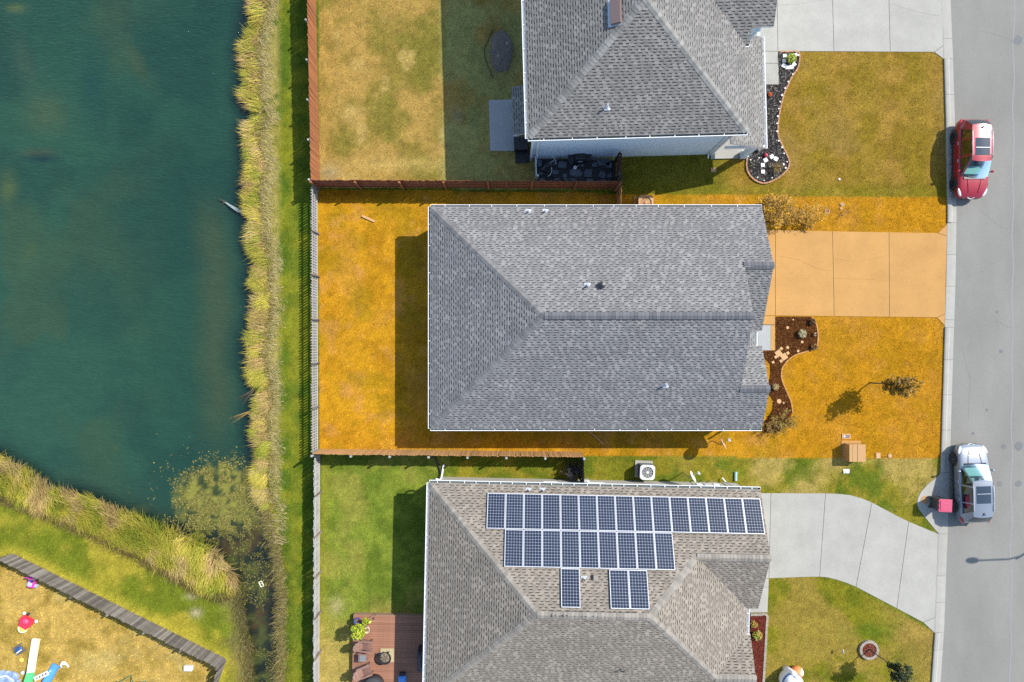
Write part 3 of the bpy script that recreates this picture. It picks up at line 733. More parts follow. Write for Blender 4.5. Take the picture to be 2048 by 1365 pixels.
# ------------------------------------------------------------------ grass
def sow(n, r):
    x = r.uniform(-31.5, 31.5, n); y = r.uniform(-21.2, 21.2, n)
    px, py = 1024 + x / MPP, 682.5 - y / MPP
    ok = (px < kerb_x(py) - .3)
    for h in HARD + BEDS: ok &= ~inside(h, px, py)
    x, y, px, py = x[ok], y[ok], px[ok], py[ok]
    s = np.full(len(x), 9.0); w = px < 700
    s[w] = pond_sd(x[w], y[w])
    ok = s > .55
    return x[ok], y[ok], px[ok], py[ok], s[ok]
gr = np.random.default_rng(11)
x, y, px, py, s_ = sow(1150000, gr)
zb = np.where(s_ < 1.3, -.30 * (1 - sst(0, 1.3, s_)), 0)
lots = [('middle', inside(LOT, px, py), 'golden amber dormant lawn round the middle house'),
        ('upper_yard', inside(YARD_T, px, py), 'patchy tan and green lawn behind the upper house'),
        ('upper_front', inside(LAWN_T, px, py), 'olive brown front lawn beside the black mulch bed'),
        ('toys', inside(TOYS, px, py), 'dry straw coloured lawn with toys inside the diagonal fence'),
        ('lower_yard', inside(YARD_B, px, py) & ~inside(LAWN_D, px, py), 'bright green back lawn of the lower house'),
        ('strip', inside(LAWN_D, px, py), 'yellowing grass strip between the middle and lower houses'),
        ('lower_front', inside(LAWN_F, px, py), 'green and tan front lawn below the flaring driveway')]
rest = np.ones(len(x), bool)
for q in lots: rest &= ~q[1]
lots.append(('bank', rest, 'bright green mown grass on the pond bank'))
def blades_tri(name, x, y, z, h, wd, col, r, label, cat):
    n = len(x); a = r.uniform(0, 2 * np.pi, n); lean = r.uniform(.5, 2.0, n) * h; la = a + r.uniform(-1.2, 1.2, n)
    v = np.empty((n, 3, 3))
    v[:, 0] = np.stack([x - np.sin(a) * wd, y + np.cos(a) * wd, z - .01], 1); v[:, 1] = np.stack([x + np.sin(a) * wd, y - np.cos(a) * wd, z - .01], 1)
    v[:, 2] = np.stack([x + np.cos(la) * lean, y + np.sin(la) * lean, z + h], 1)
    me = np_mesh(name, v.reshape(-1, 3), np.arange(n * 3).reshape(-1, 3), M['grass'], np.repeat(col, 3, 0))
    return tag(new_obj(name, me), label, cat, kind='stuff')
taken = np.zeros(len(x), bool)
for nm, m, lab in lots:
    m = m & ~taken; taken |= m
    xx, yy, zz = x[m], y[m], zb[m]; n = len(xx)
    c = gcol(px[m], py[m]) * (1.42 * gr.uniform(.5, 1.6, (n, 1)) * np.stack([gr.uniform(.92, 1.08, n), np.ones(n), gr.uniform(.8, 1.2, n)], 1))
    blades_tri('grass', xx, yy, zz, gr.uniform(.018, .05, n), gr.uniform(.010, .022, n), np.clip(c, .003, .8), gr, lab, 'grass')

# ------------------------------------------------------------------ reeds and bank grasses
def blades(name, x, y, z, ang, ln, lean, wd, col, mt, label, cat, r):
    n = len(x); T = np.array([0, .36, .70, 1.0]); WF = np.array([1, .85, .5])
    dx, dy = np.cos(ang), np.sin(ang)
    V = np.empty((n, 7, 3)); k = 0
    for i, t in enumerate(T):
        hz = ln * lean * t ** 1.5; vz = ln * (1 - .35 * lean) * (t - .42 * lean * t * t)
        cx, cy, cz = x + dx * hz, y + dy * hz, z + vz
        if i < 3:
            w = wd * WF[i]
            V[:, k] = np.stack([cx - dy * w, cy + dx * w, cz], 1); V[:, k + 1] = np.stack([cx + dy * w, cy - dx * w, cz], 1); k += 2
        else: V[:, k] = np.stack([cx, cy, cz], 1)
    base = np.arange(n)[:, None] * 7
    F = np.concatenate([base + np.array([q]) for q in ((0, 1, 3), (0, 3, 2), (2, 3, 5), (2, 5, 4), (4, 5, 6))], 0)
    me = np_mesh(name, V.reshape(-1, 3), F, mt, np.repeat(col, 7, 0))
    return tag(new_obj(name, me), label, cat, kind='stuff')
rr = np.random.default_rng(5)
sy = np.array([p[1] for p in SHORE_E]); sx = np.array([p[0] for p in SHORE_E])
shore = lambda q: np.interp(q, sy, sx)
TONES = [C(226, 204, 90), C(196, 188, 66), C(232, 202, 126), C(172, 178, 58), C(212, 178, 110), C(210, 198, 76)]
# clumps along the right shore
cy = np.arange(-90, 1002, 7.5) + rr.uniform(-4, 4, 146)[:len(np.arange(-90, 1002, 7.5))]
cl = []
for q in cy:
    if 215 < q < 232 or 36 < q < 48 or rr.random() < .09: continue
    for _ in range(2):
        cl.append((shore(q) + rr.uniform(8, 27), q + rr.uniform(-5, 5), math.pi + rr.normal(.25, .45) + .35 * math.sin(q / 37), int(rr.integers(0, 6)), rr.uniform(.75, 1.25)))
cl = np.array(cl)
NB = 26000
ci = rr.integers(0, len(cl), NB); cc = cl[ci]
bx = cc[:, 0] + rr.normal(0, 5.5, NB); by = cc[:, 1] + rr.normal(0, 6.5, NB)
bx = np.maximum(bx + (N2(by, by * .3, 34, 2) - .5) * 16, shore(by) + 4)
wx_, wy_ = P(bx, by)
tone = np.array(TONES)[cc[:, 3].astype(int)]
tone = tone * rr.uniform(.7, 1.3, (NB, 1)) * np.random.default_rng(9).uniform(.72, 1.25, len(cl))[ci][:, None]
blades('shore_reeds', wx_, wy_, np.full(NB, -.22), cc[:, 2] + rr.normal(0, .2, NB), rr.uniform(.36, .90, NB) * cc[:, 4], rr.uniform(.6, .98, NB), rr.uniform(.010, .020, NB), tone, M['reed'],
       'tall yellow green reeds leaning over the right shore of the pond', 'reeds', rr)
# brown dead belt and straw mat behind them
n = 2600; by = rr.uniform(-80, 1010, n); bx = shore(by) + rr.normal(33, 5, n); wx_, wy_ = P(bx, by)
t = 1.5 * np.array([C(140, 112, 62), C(110, 92, 50), C(166, 140, 84), C(134, 124, 56)])[rr.integers(0, 4, n)] * rr.uniform(.6, 1.3, (n, 1))
blades('dead_bank_grass', wx_, wy_, np.full(n, -.08), rr.uniform(0, 6.28, n), rr.uniform(.25, .55, n), rr.uniform(.5, .95, n), rr.uniform(.006, .012, n), t, M['reed'], 'brown dead grass belt behind the shore reeds', 'dead grass', rr)
n = 4800; by = rr.uniform(-80, 1090, n); bx = np.minimum(shore(by) + 45, 562) + rr.normal(0, 8, n); wx_, wy_ = P(bx, by)
t = 1.6 * np.array([C(192, 174, 122), C(170, 152, 100), C(206, 190, 142), C(160, 150, 84)])[rr.integers(0, 4, n)] * rr.uniform(.65, 1.25, (n, 1))
blades('straw_mat', wx_, wy_, np.full(n, -.01), rr.normal(2.2, .7, n), rr.uniform(.18, .4, n), rr.uniform(.8, .98, n), rr.uniform(.006, .011, n), t, M['reed'], 'pale flattened straw along the top of the pond bank', 'straw', rr)
# south shore reeds
SB = SHORE_S[2:][::-1]
south = [(-900, 830), (-60, 893), (0, 912), (20, 926), (60, 950), (105, 984), (150, 990), (190, 1000), (240, 1026), (292, 1044), (330, 1058), (392, 1078), (420, 1100), (455, 1130), (472, 1156), (468, 1176), (440, 1184), (392, 1172), (340, 1140), (270, 1104), (190, 1066), (110, 1032), (50, 1008), (0, 986), (-60, 970), (-900, 900)]
spx = rr.uniform(-120, 480, 60000); spy = rr.uniform(880, 1190, 60000)
k = inside(south, spx, spy); spx, spy = spx[k][:19000], spy[k][:19000]; n = len(spx)
cn = N2(spx, spy, 42, 2); ang = -.75 + (cn - .5) * 3.4 + rr.normal(0, .35, n)
up = sst(26, 6, seg_dist(SHORE_S, spx, spy, False)); ang = np.where(rr.random(n) < up * .7, ang + 2.2, ang)
ti = np.clip(((N1(spx, spy, 36, 2) - .22) * 11).astype(int), 0, 5)
t = np.array(TONES)[np.array([3, 1, 5, 0, 2, 4])[ti]] * rr.uniform(.7, 1.35, (n, 1)) * 1.12
wx_, wy_ = P(spx, spy)
blades('shore_reeds', wx_, wy_, np.full(n, -.2), ang, rr.uniform(.4, 1.0, n), rr.uniform(.6, .98, n), rr.uniform(.010, .020, n), t, M['reed'], 'thick yellow green reeds massed on the lower shore of the pond', 'reeds', rr)
# brown fringe under them, and the ditch banks
n = 4200; tt = rr.random(n); line = np.array([(-60, 978), (0, 996), (50, 1016), (110, 1040), (190, 1076), (270, 1114), (340, 1150), (392, 1182), (440, 1196), (470, 1186)])
f = tt * (len(line) - 1); i0 = np.minimum(f.astype(int), len(line) - 2); pp = line[i0] + (line[i0 + 1] - line[i0]) * (f - i0)[:, None] + rr.normal(0, 4.5, (n, 2)); wx_, wy_ = P(pp[:, 0], pp[:, 1])
t = np.array([C(128, 106, 58), C(104, 88, 46), C(160, 136, 84)])[rr.integers(0, 3, n)] * rr.uniform(.6, 1.25, (n, 1))
blades('dead_bank_grass', wx_, wy_, np.full(n, -.02), rr.uniform(0, 6.28, n), rr.uniform(.2, .45, n), rr.uniform(.5, .95, n), rr.uniform(.006, .012, n), t, M['reed'], 'brown dead grass fringe along the lower edge of the lower shore reeds', 'dead grass', rr)
n = 6500; by = rr.uniform(1000, 1440, n); east = rr.random(n) < .55
bx = np.where(east, shore(by) + rr.normal(10, 7, n), np.interp(by, [1165, 1205, 1250, 1300, 1365, 1480], [474, 482, 490, 500, 506, 505]) - np.abs(rr.normal(6, 12, n)))
k = east | (by > 1168); bx, by, east = bx[k], by[k], east[k]; n = len(bx); wx_, wy_ = P(bx, by)
t = np.array([C(176, 156, 96), C(140, 118, 70), C(190, 176, 120), C(120, 106, 66), C(150, 150, 62)])[rr.integers(0, 5, n)] * rr.uniform(.6, 1.3, (n, 1))
blades('ditch_grass', wx_, wy_, np.full(n, -.22), np.where(east, math.pi + rr.normal(.2, .8, n), rr.normal(-.4, .8, n)), rr.uniform(.25, .65, n), rr.uniform(.5, .95, n), rr.uniform(.006, .012, n), t, M['reed'], 'straw coloured grass hanging over both banks of the narrow ditch', 'bank grass', rr)
# algae lumps at the water surface in the corner
n = 22000; ax = rr.normal(446, 44, n); ay = rr.normal(1008, 38, n)
k = (N4(ax, ay, 16, 3) > .47) & (pond_sd(*P(ax, ay, WATER_Z)) < -.3); ax, ay = ax[k], ay[k]
ax = np.concatenate([ax, rr.uniform(480, 550, 3600)]); ay = np.concatenate([ay, rr.uniform(1050, 1370, 3600)])
k = pond_sd(*P(ax, ay, WATER_Z)) < -.05; ax, ay = ax[k], ay[k]; n = len(ax); k2 = N2(ax, ay, 26, 2)
wx_, wy_ = P(ax, ay, WATER_Z); t = np.array([C(172, 162, 76), C(140, 136, 56), C(190, 176, 96), C(96, 98, 44)])[rr.integers(0, 4, n)] * rr.uniform(.5, 1.15, (n, 1)) * np.where(ay > 1060, .7, 1)[:, None]
kk = (ay < 1060) | (k2 > .52); wx_, wy_, t = wx_[kk], wy_[kk], t[kk]; n = len(wx_)
me = leaves_mesh('pond_weed', np.stack([wx_, wy_, np.full(n, WATER_Z + .006)], 1), .05, t, rr, flat=.97, mt=M['reed'])
tag(new_obj('pond_weed', me), 'yellow olive weed floating in the corner of the pond and the ditch', 'pond weed', kind='stuff')
# ================================================================== houses
EXPO = .143
def facet(under, sh, pts, tones, r, thick=.17):
    """pts: first two are the eave; adds the deck to `under`, courses of laminated shingles to `sh`"""
    p = [Vector(q) for q in pts]
    n = Vector((0, 0, 0))
    for i in range(len(p)):
        a, b = p[i], p[(i + 1) % len(p)]
        n += Vector(((a.y - b.y) * (a.z + b.z), (a.z - b.z) * (a.x + b.x), (a.x - b.x) * (a.y + b.y)))
    n.normalize()
    if n.z < 0: n = -n
    e = (p[1] - p[0]).normalized(); u = n.cross(e)
    if u.z < 0: e = -e; u = n.cross(e)
    org = p[0]
    q = [((v - org).dot(e), (v - org).dot(u)) for v in p]
    # deck with fascia
    k = len(p)
    ar = sum(pts[i][0] * pts[(i + 1) % k][1] - pts[(i + 1) % k][0] * pts[i][1] for i in range(k))
    pp = p if ar > 0 else p[::-1]
    under.add(pp, [tuple(range(k))], 0)
    low = [v - Vector((0, 0, thick)) for v in pp]
    under.add(pp + low, [(i, i + k, (i + 1) % k + k, (i + 1) % k) for i in range(k)], 1)
    under.add(low, [tuple(range(k))[::-1]], 1)
    tmax = max(v[1] for v in q)
    def span(t):
        xs = []
        for i in range(k):
            (x0, y0), (x1, y1) = q[i], q[(i + 1) % k]
            if (y0 - t) * (y1 - t) < 0: xs.append(x0 + (x1 - x0) * (t - y0) / (y1 - y0))
        return (min(xs), max(xs)) if len(xs) >= 2 else None
    W = lambda s, t, h: org + e * s + u * t + n * h
    A, B, D, Ecol = tones
    t = 0.0; row = 0
    while t < tmax - .02:
        t1 = min(t + EXPO, tmax)
        lo, hi = span(t + .004), span(t1 - .004)
        if lo and hi:
            a0, b0 = lo; a1, b1 = hi
            tone = A * (1 + r.uniform(-.05, .05))
            sh.add([W(a0, t, .016), W(b0, t, .016), W(b1, t1, .005), W(a1, t1, .005)], [(0, 1, 2, 3)], 0, tone)
            sh.add([W(a0, t, .0), W(b0, t, .0), W(b0, t, .016), W(a0, t, .016)], [(0, 1, 2, 3)], 0, D)
            s = min(a0, a1) - r.uniform(0, .3)
            smax = max(b0, b1)
            cl = lambda s_, lo_, hi_: min(max(s_, lo_), hi_)
            while s < smax:
                w = r.uniform(.12, .26); g = r.uniform(.10, .24)
                c0, c1, d0, d1 = cl(s, a0, b0), cl(s + w, a0, b0), cl(s, a1, b1), cl(s + w, a1, b1)
                if c1 - c0 > .01 or d1 - d0 > .01:
                    col = (B if r.random() < .62 else A) * (1 + r.uniform(-.09, .11))
                    sh.add([W(c0, t - .003, .026), W(c1, t - .003, .026), W(d1, t1, .009), W(d0, t1, .009), W(c0, t - .003, .014), W(c1, t - .003, .014)], [(0, 1, 2, 3), (4, 5, 1, 0)], 0, col)
                g0, g1, h0, h1 = cl(s + w, a0, b0), cl(s + w + g, a0, b0), cl(s + w, a1, b1), cl(s + w + g, a1, b1)
                if h1 - h0 > .02 and g1 - g0 > .02:
                    f = (EXPO - .062) / EXPO
                    m0, m1 = g0 + (h0 - g0) * f, g1 + (h1 - g1) * f
                    hh = .016 + (.005 - .016) * f + .003
                    sh.add([W(m0, t + (t1 - t) * f, hh), W(m1, t + (t1 - t) * f, hh), W(h1, t1, .0082), W(h0, t1, .0082)], [(0, 1, 2, 3)], 0, Ecol * (1 + r.uniform(-.2, .3)))
                s += w + g
        t = t1; row += 1
cap_me = {}
def caps(parent, a, b, mt, key, lift=.030, drop=.06, half=.19):
    a, b = Vector(a), Vector(b); d = (b - a); L = d.length; d.normalize()
    z = Vector((0, 0, 1)); z = (z - d * z.dot(d)).normalized(); y = z.cross(d)
    R = Matrix((d, y, z)).transposed()
    k = (key, drop)
    if k not in cap_me:
        m = MB(); l = .24
        m.add([(0, -half, -drop), (0, 0, 0), (0, half, -drop), (l, half, -drop - .012), (l, 0, -.012), (l, -half, -drop - .012),
               (0, -half, -drop - .02), (0, 0, -.02), (0, half, -drop - .02)], [(1, 0, 5, 4), (2, 1, 4, 3), (0, 1, 7, 6), (1, 2, 8, 7)])
        m.v = [(q[0], q[1], q[2]) for q in m.v]
        cap_me[k] = m.mesh('ridge_cap', mt)
    n = max(1, int(L / .19))
    for i in range(n):
        pos = a + d * (i * L / n) + z * (lift + random.uniform(-.003, .003))
        o = new_obj('ridge_cap', cap_me[k], parent)
        o.matrix_local = Matrix.Translation(pos) @ (R @ Matrix.Rotation(random.uniform(-.03, .03), 3, 'Z')).to_4x4()
def ridge_vent(parent, a, b, drop=.08):
    a, b = Vector(a), Vector(b); d = (b - a).normalized(); y = Vector((0, 0, 1)).cross(d).normalized()
    m = MB(); h = .20; z0 = Vector((0, 0, -.02)); up = Vector((0, 0, .03))
    P_ = lambda q, s, w, dz: q + y * (s * w) + Vector((0, 0, dz - abs(s) * w * .5))
    vs = []
    for q in (a, b):
        vs += [P_(q, -1, h, -.01), P_(q, -1, h, .045), P_(q, 0, h, .05), P_(q, 1, h, .045), P_(q, 1, h, -.01)]
    m.add(vs, [(0, 1, 6, 5), (1, 2, 7, 6), (2, 3, 8, 7), (3, 4, 9, 8), (0, 4, 3, 2, 1), (5, 6, 7, 8, 9)])
    m.build('ridge_vent', M['black_plastic'], parent)
def gutter(parent, a, b, out, lip, inner, step=1.35, w=.125):
    a, b, o = Vector(a), Vector(b), Vector(out).normalized(); d = (b - a); L = d.length; d.normalize()
    m = MB(); Z = Vector((0, 0, 1))
    def bx(o0, o1, z0, z1, mi, s0=0, s1=L):
        q = [a + d * s + o * t + Z * z for s in (s0, s1) for t, z in ((o0, z0), (o1, z0), (o1, z1), (o0, z1))]
        f = [(0, 1, 2, 3), (7, 6, 5, 4), (0, 4, 5, 1), (1, 5, 6, 2), (2, 6, 7, 3), (3, 7, 4, 0)]
        m.add(q, f, mi)
    bx(.004, .018, -.13, -.02, 1); bx(.018, w, -.13, -.115, 1); bx(w - .028, w, -.115, -.012, 0)
    bx(.018, w - .028, -.115, -.012, 0, 0, .012); bx(.018, w - .028, -.115, -.012, 0, L - .012, L)
    s = step * .6
    while s < L - .2:
        bx(.012, w - .03, -.032, -.016, 0, s, s + .032); s += step * random.uniform(.85, 1.15)
    g = m.build('gutter', [lip, inner], parent)
    return g
def pipe_vent(roof, x, y, z, h=.32, r=.045, mt='pvc'):
    m = MB(); m.lathe([(r * 3.2, -.03), (r * 2.6, .02), (r * 1.5, .09), (r * 1.4, .1)], n=14, m=1); m.lathe([(r, -.05), (r, h), (r * .7, h), (r * .7, h - .1), (.001, h - .1)], n=14, m=0)
    m.box((0, 0, -.01), (.34, .30, .015), m=1)
    return m.build('vent_pipe', [M[mt], M['lead']], roof, loc=(x, y, z))
def window(wall, c, w, h, nrm):
    rz = math.atan2(nrm[1], nrm[0]) - math.pi / 2
    R = Matrix.Rotation(rz + math.pi, 3, 'Z')
    f = MB(); t = .06
    for dx, dz, sw, sh_ in ((0, h / 2, w + t, t), (0, -h / 2, w + t, t), (-w / 2, 0, t, h - t), (w / 2, 0, t, h - t), (0, 0, w - t, .03)):
        f.box(R @ Vector((dx, 0, dz)), (sw, .07, sh_), rot=R)
    fo = f.build('window_frame', M['white_trim'], wall, loc=c)
    g = MB(); g.box((0, 0, 0), (w - .02, .03, h - .02), rot=R); g.build('window_pane', M['window_glass'], wall, loc=c)
def walls(root, foot, z1, mt, z0=0.0, extra=None):
    m = MB(); m.prism(foot, z0, z1)
    if extra:
        for tri in extra: m.prism_tri = None; m.add(tri, [tuple(range(len(tri)))], 0)
    return m.build('wall', mt, root)
def gable_wall(root, tri, depth, mt, trim=None):
    """tri: three points of a vertical gable; thickness goes along -x"""
    m = MB(); d = Vector((-depth, 0, 0)); p = [Vector(q) for q in tri]
    m.add(p + [q + d for q in p], [(0, 1, 2), (5, 4, 3), (0, 3, 4, 1), (1, 4, 5, 2), (2, 5, 3, 0)])
    m.build('gable_wall', mt, root)
def garage_door(root, x, y0, y1, z1=2.1):
    b = MB(); n = 4
    for i in range(n):
        b.box((x + .02, (y0 + y1) / 2, (i + .5) * z1 / n), (.05, y1 - y0, z1 / n - .02))
    b.build('garage_door', M['garage_door'], root)
def rafters_done(): pass

# ---------------- middle house: single storey, cool grey roof, hip to the west and two gables to the street
x0, y0 = P(860.5, 414, 2.75)
HC = thing('house', 'middle single storey house with a cool grey shingle roof and mint gutters', 'house', (x0, y0, 0))
zt = lambda w: 2.75 + .5 * w
und, sh = MB(), MB(); r = np.random.default_rng(21)
tc_ = (C(170, 168, 166), C(150, 149, 149), np.array([.03, .03, .032]), C(80, 80, 82))
U, Wd, G = 18.56, 12.42, 17.0
facet(und, sh, [(0, 0, 2.75), (U, 0, 2.75), (U, -3.47, zt(3.47)), (G, -3.47, zt(3.47)), (G, -6.21, zt(6.21)), (6.21, -6.21, zt(6.21))], tc_, r)
facet(und, sh, [(0, -Wd, 2.75), (U, -Wd, 2.75), (U, -10.11, zt(2.31)), (G, -10.11, zt(2.31)), (G, -6.21, zt(6.21)), (6.21, -6.21, zt(6.21))], tc_, r)
facet(und, sh, [(0, -Wd, 2.75), (0, 0, 2.75), (6.21, -6.21, zt(6.21))], tc_, r)
facet(und, sh, [(16.4, -6.94, 2.75), (U, -6.94, 2.75), (U, -3.47, zt(3.47)), (16.4, -3.47, zt(3.47))], tc_, r)
facet(und, sh, [(16.4, -7.8, 2.75), (U, -7.8, 2.75), (U, -10.11, zt(2.31)), (16.4, -10.11, zt(2.31))], tc_, r)
facet(und, sh, [(18.22, -7.78, 2.66), (18.22, -6.96, 2.66), (16.6, -6.96, 3.3), (16.6, -7.78, 3.3)], tc_, r, .12)
roof = und.build('roof', [M['under'], M['white_trim']], HC)
tag(sh.build('shingles', M['shingle_c'], roof), kind='stuff')
caps(roof, (.06, -.06, 2.78), (6.21, -6.21, zt(6.21)), M['cap_c'], 'c'); caps(roof, (.06, -Wd + .06, 2.78), (6.21, -6.21, zt(6.21)), M['cap_c'], 'c')
ridge_vent(roof, (6.3, -6.21, zt(6.21)), (G - .05, -6.21, zt(6.21))); caps(roof, (6.25, -6.21, zt(6.21) + .035), (G, -6.21, zt(6.21) + .035), M['cap_r'], 'cr', drop=.08)
ridge_vent(roof, (16.95, -3.47, zt(3.47)), (U - .15, -3.47, zt(3.47))); caps(roof, (16.95, -3.47, zt(3.47) + .035), (U, -3.47, zt(3.47) + .035), M['cap_r'], 'cr', drop=.08)
ridge_vent(roof, (16.95, -10.11, zt(2.31)), (U - .15, -10.11, zt(2.31))); caps(roof, (16.95, -10.11, zt(2.31) + .035), (U, -10.11, zt(2.31) + .035), M['cap_r'], 'cr', drop=.08)
for a, b, o in [((0, 0, 2.75), (U, 0, 2.75), (0, 1, 0)), ((0, -Wd, 2.75), (U, -Wd, 2.75), (0, -1, 0)), ((0, -Wd, 2.75), (0, 0, 2.75), (-1, 0, 0)), ((18.22, -7.76, 2.66), (18.22, -6.98, 2.66), (1, 0, 0))]:
    gutter(roof, a, b, o, M['white_trim'], M['mint_trim'] if o[0] == 1 else M['gutter_in'])
def on_roof_c(px, py, side):   # a point seen at map units (px,py) on the north or south slope
    z = 4.5
    for _ in range(12):
        x, y = P(px, py, z); v = y - y0; z = zt(-v) if side == 'n' else zt(v + Wd)
    return x - x0, v, z
pipe_vent(roof, *on_roof_c(1057, 424, 'n'), .3, .04); pipe_vent(roof, *on_roof_c(1091, 424, 'n'), .3, .04); pipe_vent(roof, *on_roof_c(1175, 572, 'n'), .42, .045); pipe_vent(roof, *on_roof_c(1331, 770, 's'), .42, .045)
m = MB(); m.lathe([(.15, -.05), (.15, .12), (.19, .12), (.19, .26), (.001, .32)], n=18); m.build('roof_vent', M['black_metal'], roof, loc=on_roof_c(1203, 571, 'n'))
wl = walls(HC, [(.38, -.38), (18.1, -.38), (18.1, -6.6), (17.0, -6.6), (17.0, -8.15), (18.1, -8.15), (18.1, -12.04), (.38, -12.04)], 2.62, M['siding_mint'])
gable_wall(HC, [(18.1, -6.8, 2.62), (18.1, -.2, 2.62), (18.1, -3.47, 4.22)], .15, M['siding_mint'])
gable_wall(HC, [(18.1, -12.2, 2.62), (18.1, -8.0, 2.62), (18.1, -10.11, 3.66)], .15, M['siding_mint'])
gable_wall(HC, [(16.75, -12.2, 2.62), (16.75, -.2, 2.62), (16.75, -6.21, 5.6)], .15, M['siding_mint'])
garage_door(HC, 18.12, -5.9, -1.0)
b = MB(); b.box((17.03, -7.37, 1.03), (.06, .95, 2.06)); b.build('front_door', M['brown_metal'], HC)
for yy_ in (-9.4, -10.8): window(wl, (18.12, yy_, 1.5), .9, 1.4, (1, 0))
for yy_ in (-2.5, -6.2, -9.8): window(wl, (.36, yy_, 1.45), 1.1, 1.4, (-1, 0))
for xx_ in (3, 8, 13): window(wl, (xx_, -.36, 1.5), .9, 1.3, (0, 1)); window(wl, (xx_ + 1, -12.06, 1.5), .9, 1.3, (0, -1))
for vy in (-6.78, -7.95):
    b = MB(); b.box((0, 0, 1.33), (.16, .16, 2.66)); b.build('porch_post', M['white_trim'], HC, loc=(18.28, vy, 0))
for vx, vy in ((.2, -.02), (.2, -12.4), (18.3, -12.4)):
    b = MB(); b.box((0, 0, 1.3), (.09, .07, 2.6)); b.build('downspout', M['white_trim'], HC, loc=(vx + .25, vy + (-.33 if vy > -1 else .33), 0))

# ---------------- upper house: two storeys, grey hipped roof
tx, ty = P(1056, 277, 5.45)
RT = math.radians(1.56)
HT = thing('house', 'upper two storey house with blue grey siding and a grey hipped roof', 'house', (tx, ty, 0), RT)
z2 = lambda w: 5.45 + .5 * w
und, sh = MB(), MB()
tt_ = (C(168, 164, 158), C(150, 147, 142), np.array([.03, .03, .03]), C(86, 85, 84))
td_ = (C(170, 168, 165), C(153, 152, 150), np.array([.03, .03, .03]), C(80, 82, 88))
a = 5.71
facet(und, sh, [(0, 0, 5.45), (11.42, 0, 5.45), (a, a, z2(a))], tt_, r)
facet(und, sh, [(0, 0, 5.45), (0, 18, 5.45), (a, 18 - a, z2(a)), (a, a, z2(a))], tt_, r)
facet(und, sh, [(11.42, 0, 5.45), (11.42, 18, 5.45), (a, 18 - a, z2(a)), (a, a, z2(a))], tt_, r)
facet(und, sh, [(0, 18, 5.45), (11.42, 18, 5.45), (a, 18 - a, z2(a))], tt_, r)
cg = lambda v: 5.45 + .5 * (v - 4.6)
facet(und, sh, [(8, 4.6, cg(4.6)), (11.65, 4.6, cg(4.6)), (11.65, 5.32, cg(5.32)), (12.80, 5.32, cg(5.32)), (12.80, 8.1, cg(8.1)), (8, 8.1, cg(8.1))], tt_, r)
facet(und, sh, [(8, 11.6, 5.45), (12.8, 11.6, 5.45), (12.8, 8.1, 7.2), (8, 8.1, 7.2)], tt_, r)
facet(und, sh, [(13.33, -.12, 2.75), (13.33, 6.1, 2.75), (11.05, 6.1, 3.89), (11.05, -.12, 3.89)], tt_, r)
facet(und, sh, [(-.74, 1.0, 2.66), (-.74, 3.72, 2.66), (.36, 3.72, 3.15), (.36, 1.0, 3.15)], tt_, r, .1)
roof = und.build('roof', [M['under'], M['white_trim']], HT)
tag(sh.build('shingles', M['shingle_c'], roof), kind='stuff')
caps(roof, (.05, .05, 5.48), (a, a, z2(a)), M['cap_t'], 't'); caps(roof, (11.37, .05, 5.48), (a, a, z2(a)), M['cap_t'], 't')
caps(roof, (a, a, z2(a)), (a, 12.2, z2(a)), M['cap_t'], 'tr', drop=.08)
for a_, b_, o in [((0, 0, 5.45), (11.42, 0, 5.45), (0, -1, 0)), ((0, 0, 5.45), (0, 18, 5.45), (-1, 0, 0)), ((13.33, -.12, 2.75), (13.33, 6.1, 2.75), (1, 0, 0)), ((11.43, 4.6, 5.45), (11.65, 4.6, 5.45), (0, -1, 0))]:
    gutter(roof, a_, b_, o, M['white_trim'], M['gutter_in'] if o[1] else M['white_trim'], w=.14 if o[1] else .15)
wl = walls(HT, [(.35, .35), (11.07, .35), (11.07, 17.6), (.35, 17.6)], 5.3, M['siding_blue'])
b = MB(); b.prism([(11.0, 5.45), (12.2, 5.45), (12.2, 11.2), (11.0, 11.2)], 0, 5.6); wb = b.build('bay_wall', M['siding_blue'], HT)
gable_wall(HT, [(12.2, 5.0, 5.45), (12.2, 11.2, 5.45), (12.2, 8.1, 6.95)], .15, M['siding_blue'])
b = MB(); b.box((12.215, 5.435, 2.8), (.10, .10, 5.6)); b.build('corner_trim', M['white_trim'], HT)
# siding laps on the visible south wall: thin proud courses
lap = MB()
for i in range(26):
    zz = .25 + i * .195
    lap.add([(.36, .35, zz), (11.06, .35, zz), (11.06, .338, zz), (.36, .338, zz), (.36, .349, zz + .19), (11.06, .349, zz + .19)], [(0, 3, 2, 1), (3, 4, 5, 2)])
tag(lap.build('lap_siding', M['siding_blue'], wl), kind='stuff')
for vx, vy in ((.30, .30), (11.1, .32)):
    b = MB(); b.box((0, 0, 2.6), (.11, .11, 5.2)); b.build('corner_trim', M['white_trim'], HT, loc=(vx, vy, 0))
b = MB(); b.tube([(.62, -.06, 5.33), (.62, .10, 5.15), (.62, .29, 5.0), (.62, .29, .25), (.62, .1, .12)], .045, 8); b.build('downspout', M['white_trim'], HT)
b = MB(); b.tube([(10.9, -.06, 5.33), (10.9, .10, 5.15), (10.9, .29, 5.0), (10.9, .29, .25), (10.9, .1, .12)], .045, 8); b.build('downspout', M['white_trim'], HT)
b = MB(); b.prism([(11.08, .05), (13.15, .05), (13.15, 5.95), (11.08, 5.95)], .0, .12); b.build('porch_floor', M['concrete'], HT)
for vx, vy in ((13.0, .2), (13.0, 5.8)):
    b = MB(); b.box((0, 0, 1.35), (.30, .30, 2.5)); b.box((0, 0, .3), (.38, .38, .5)); b.box((0, 0, 2.52), (.38, .38, .16)); b.build('porch_post', M['siding_blue'], HT, loc=(vx, vy, 0))
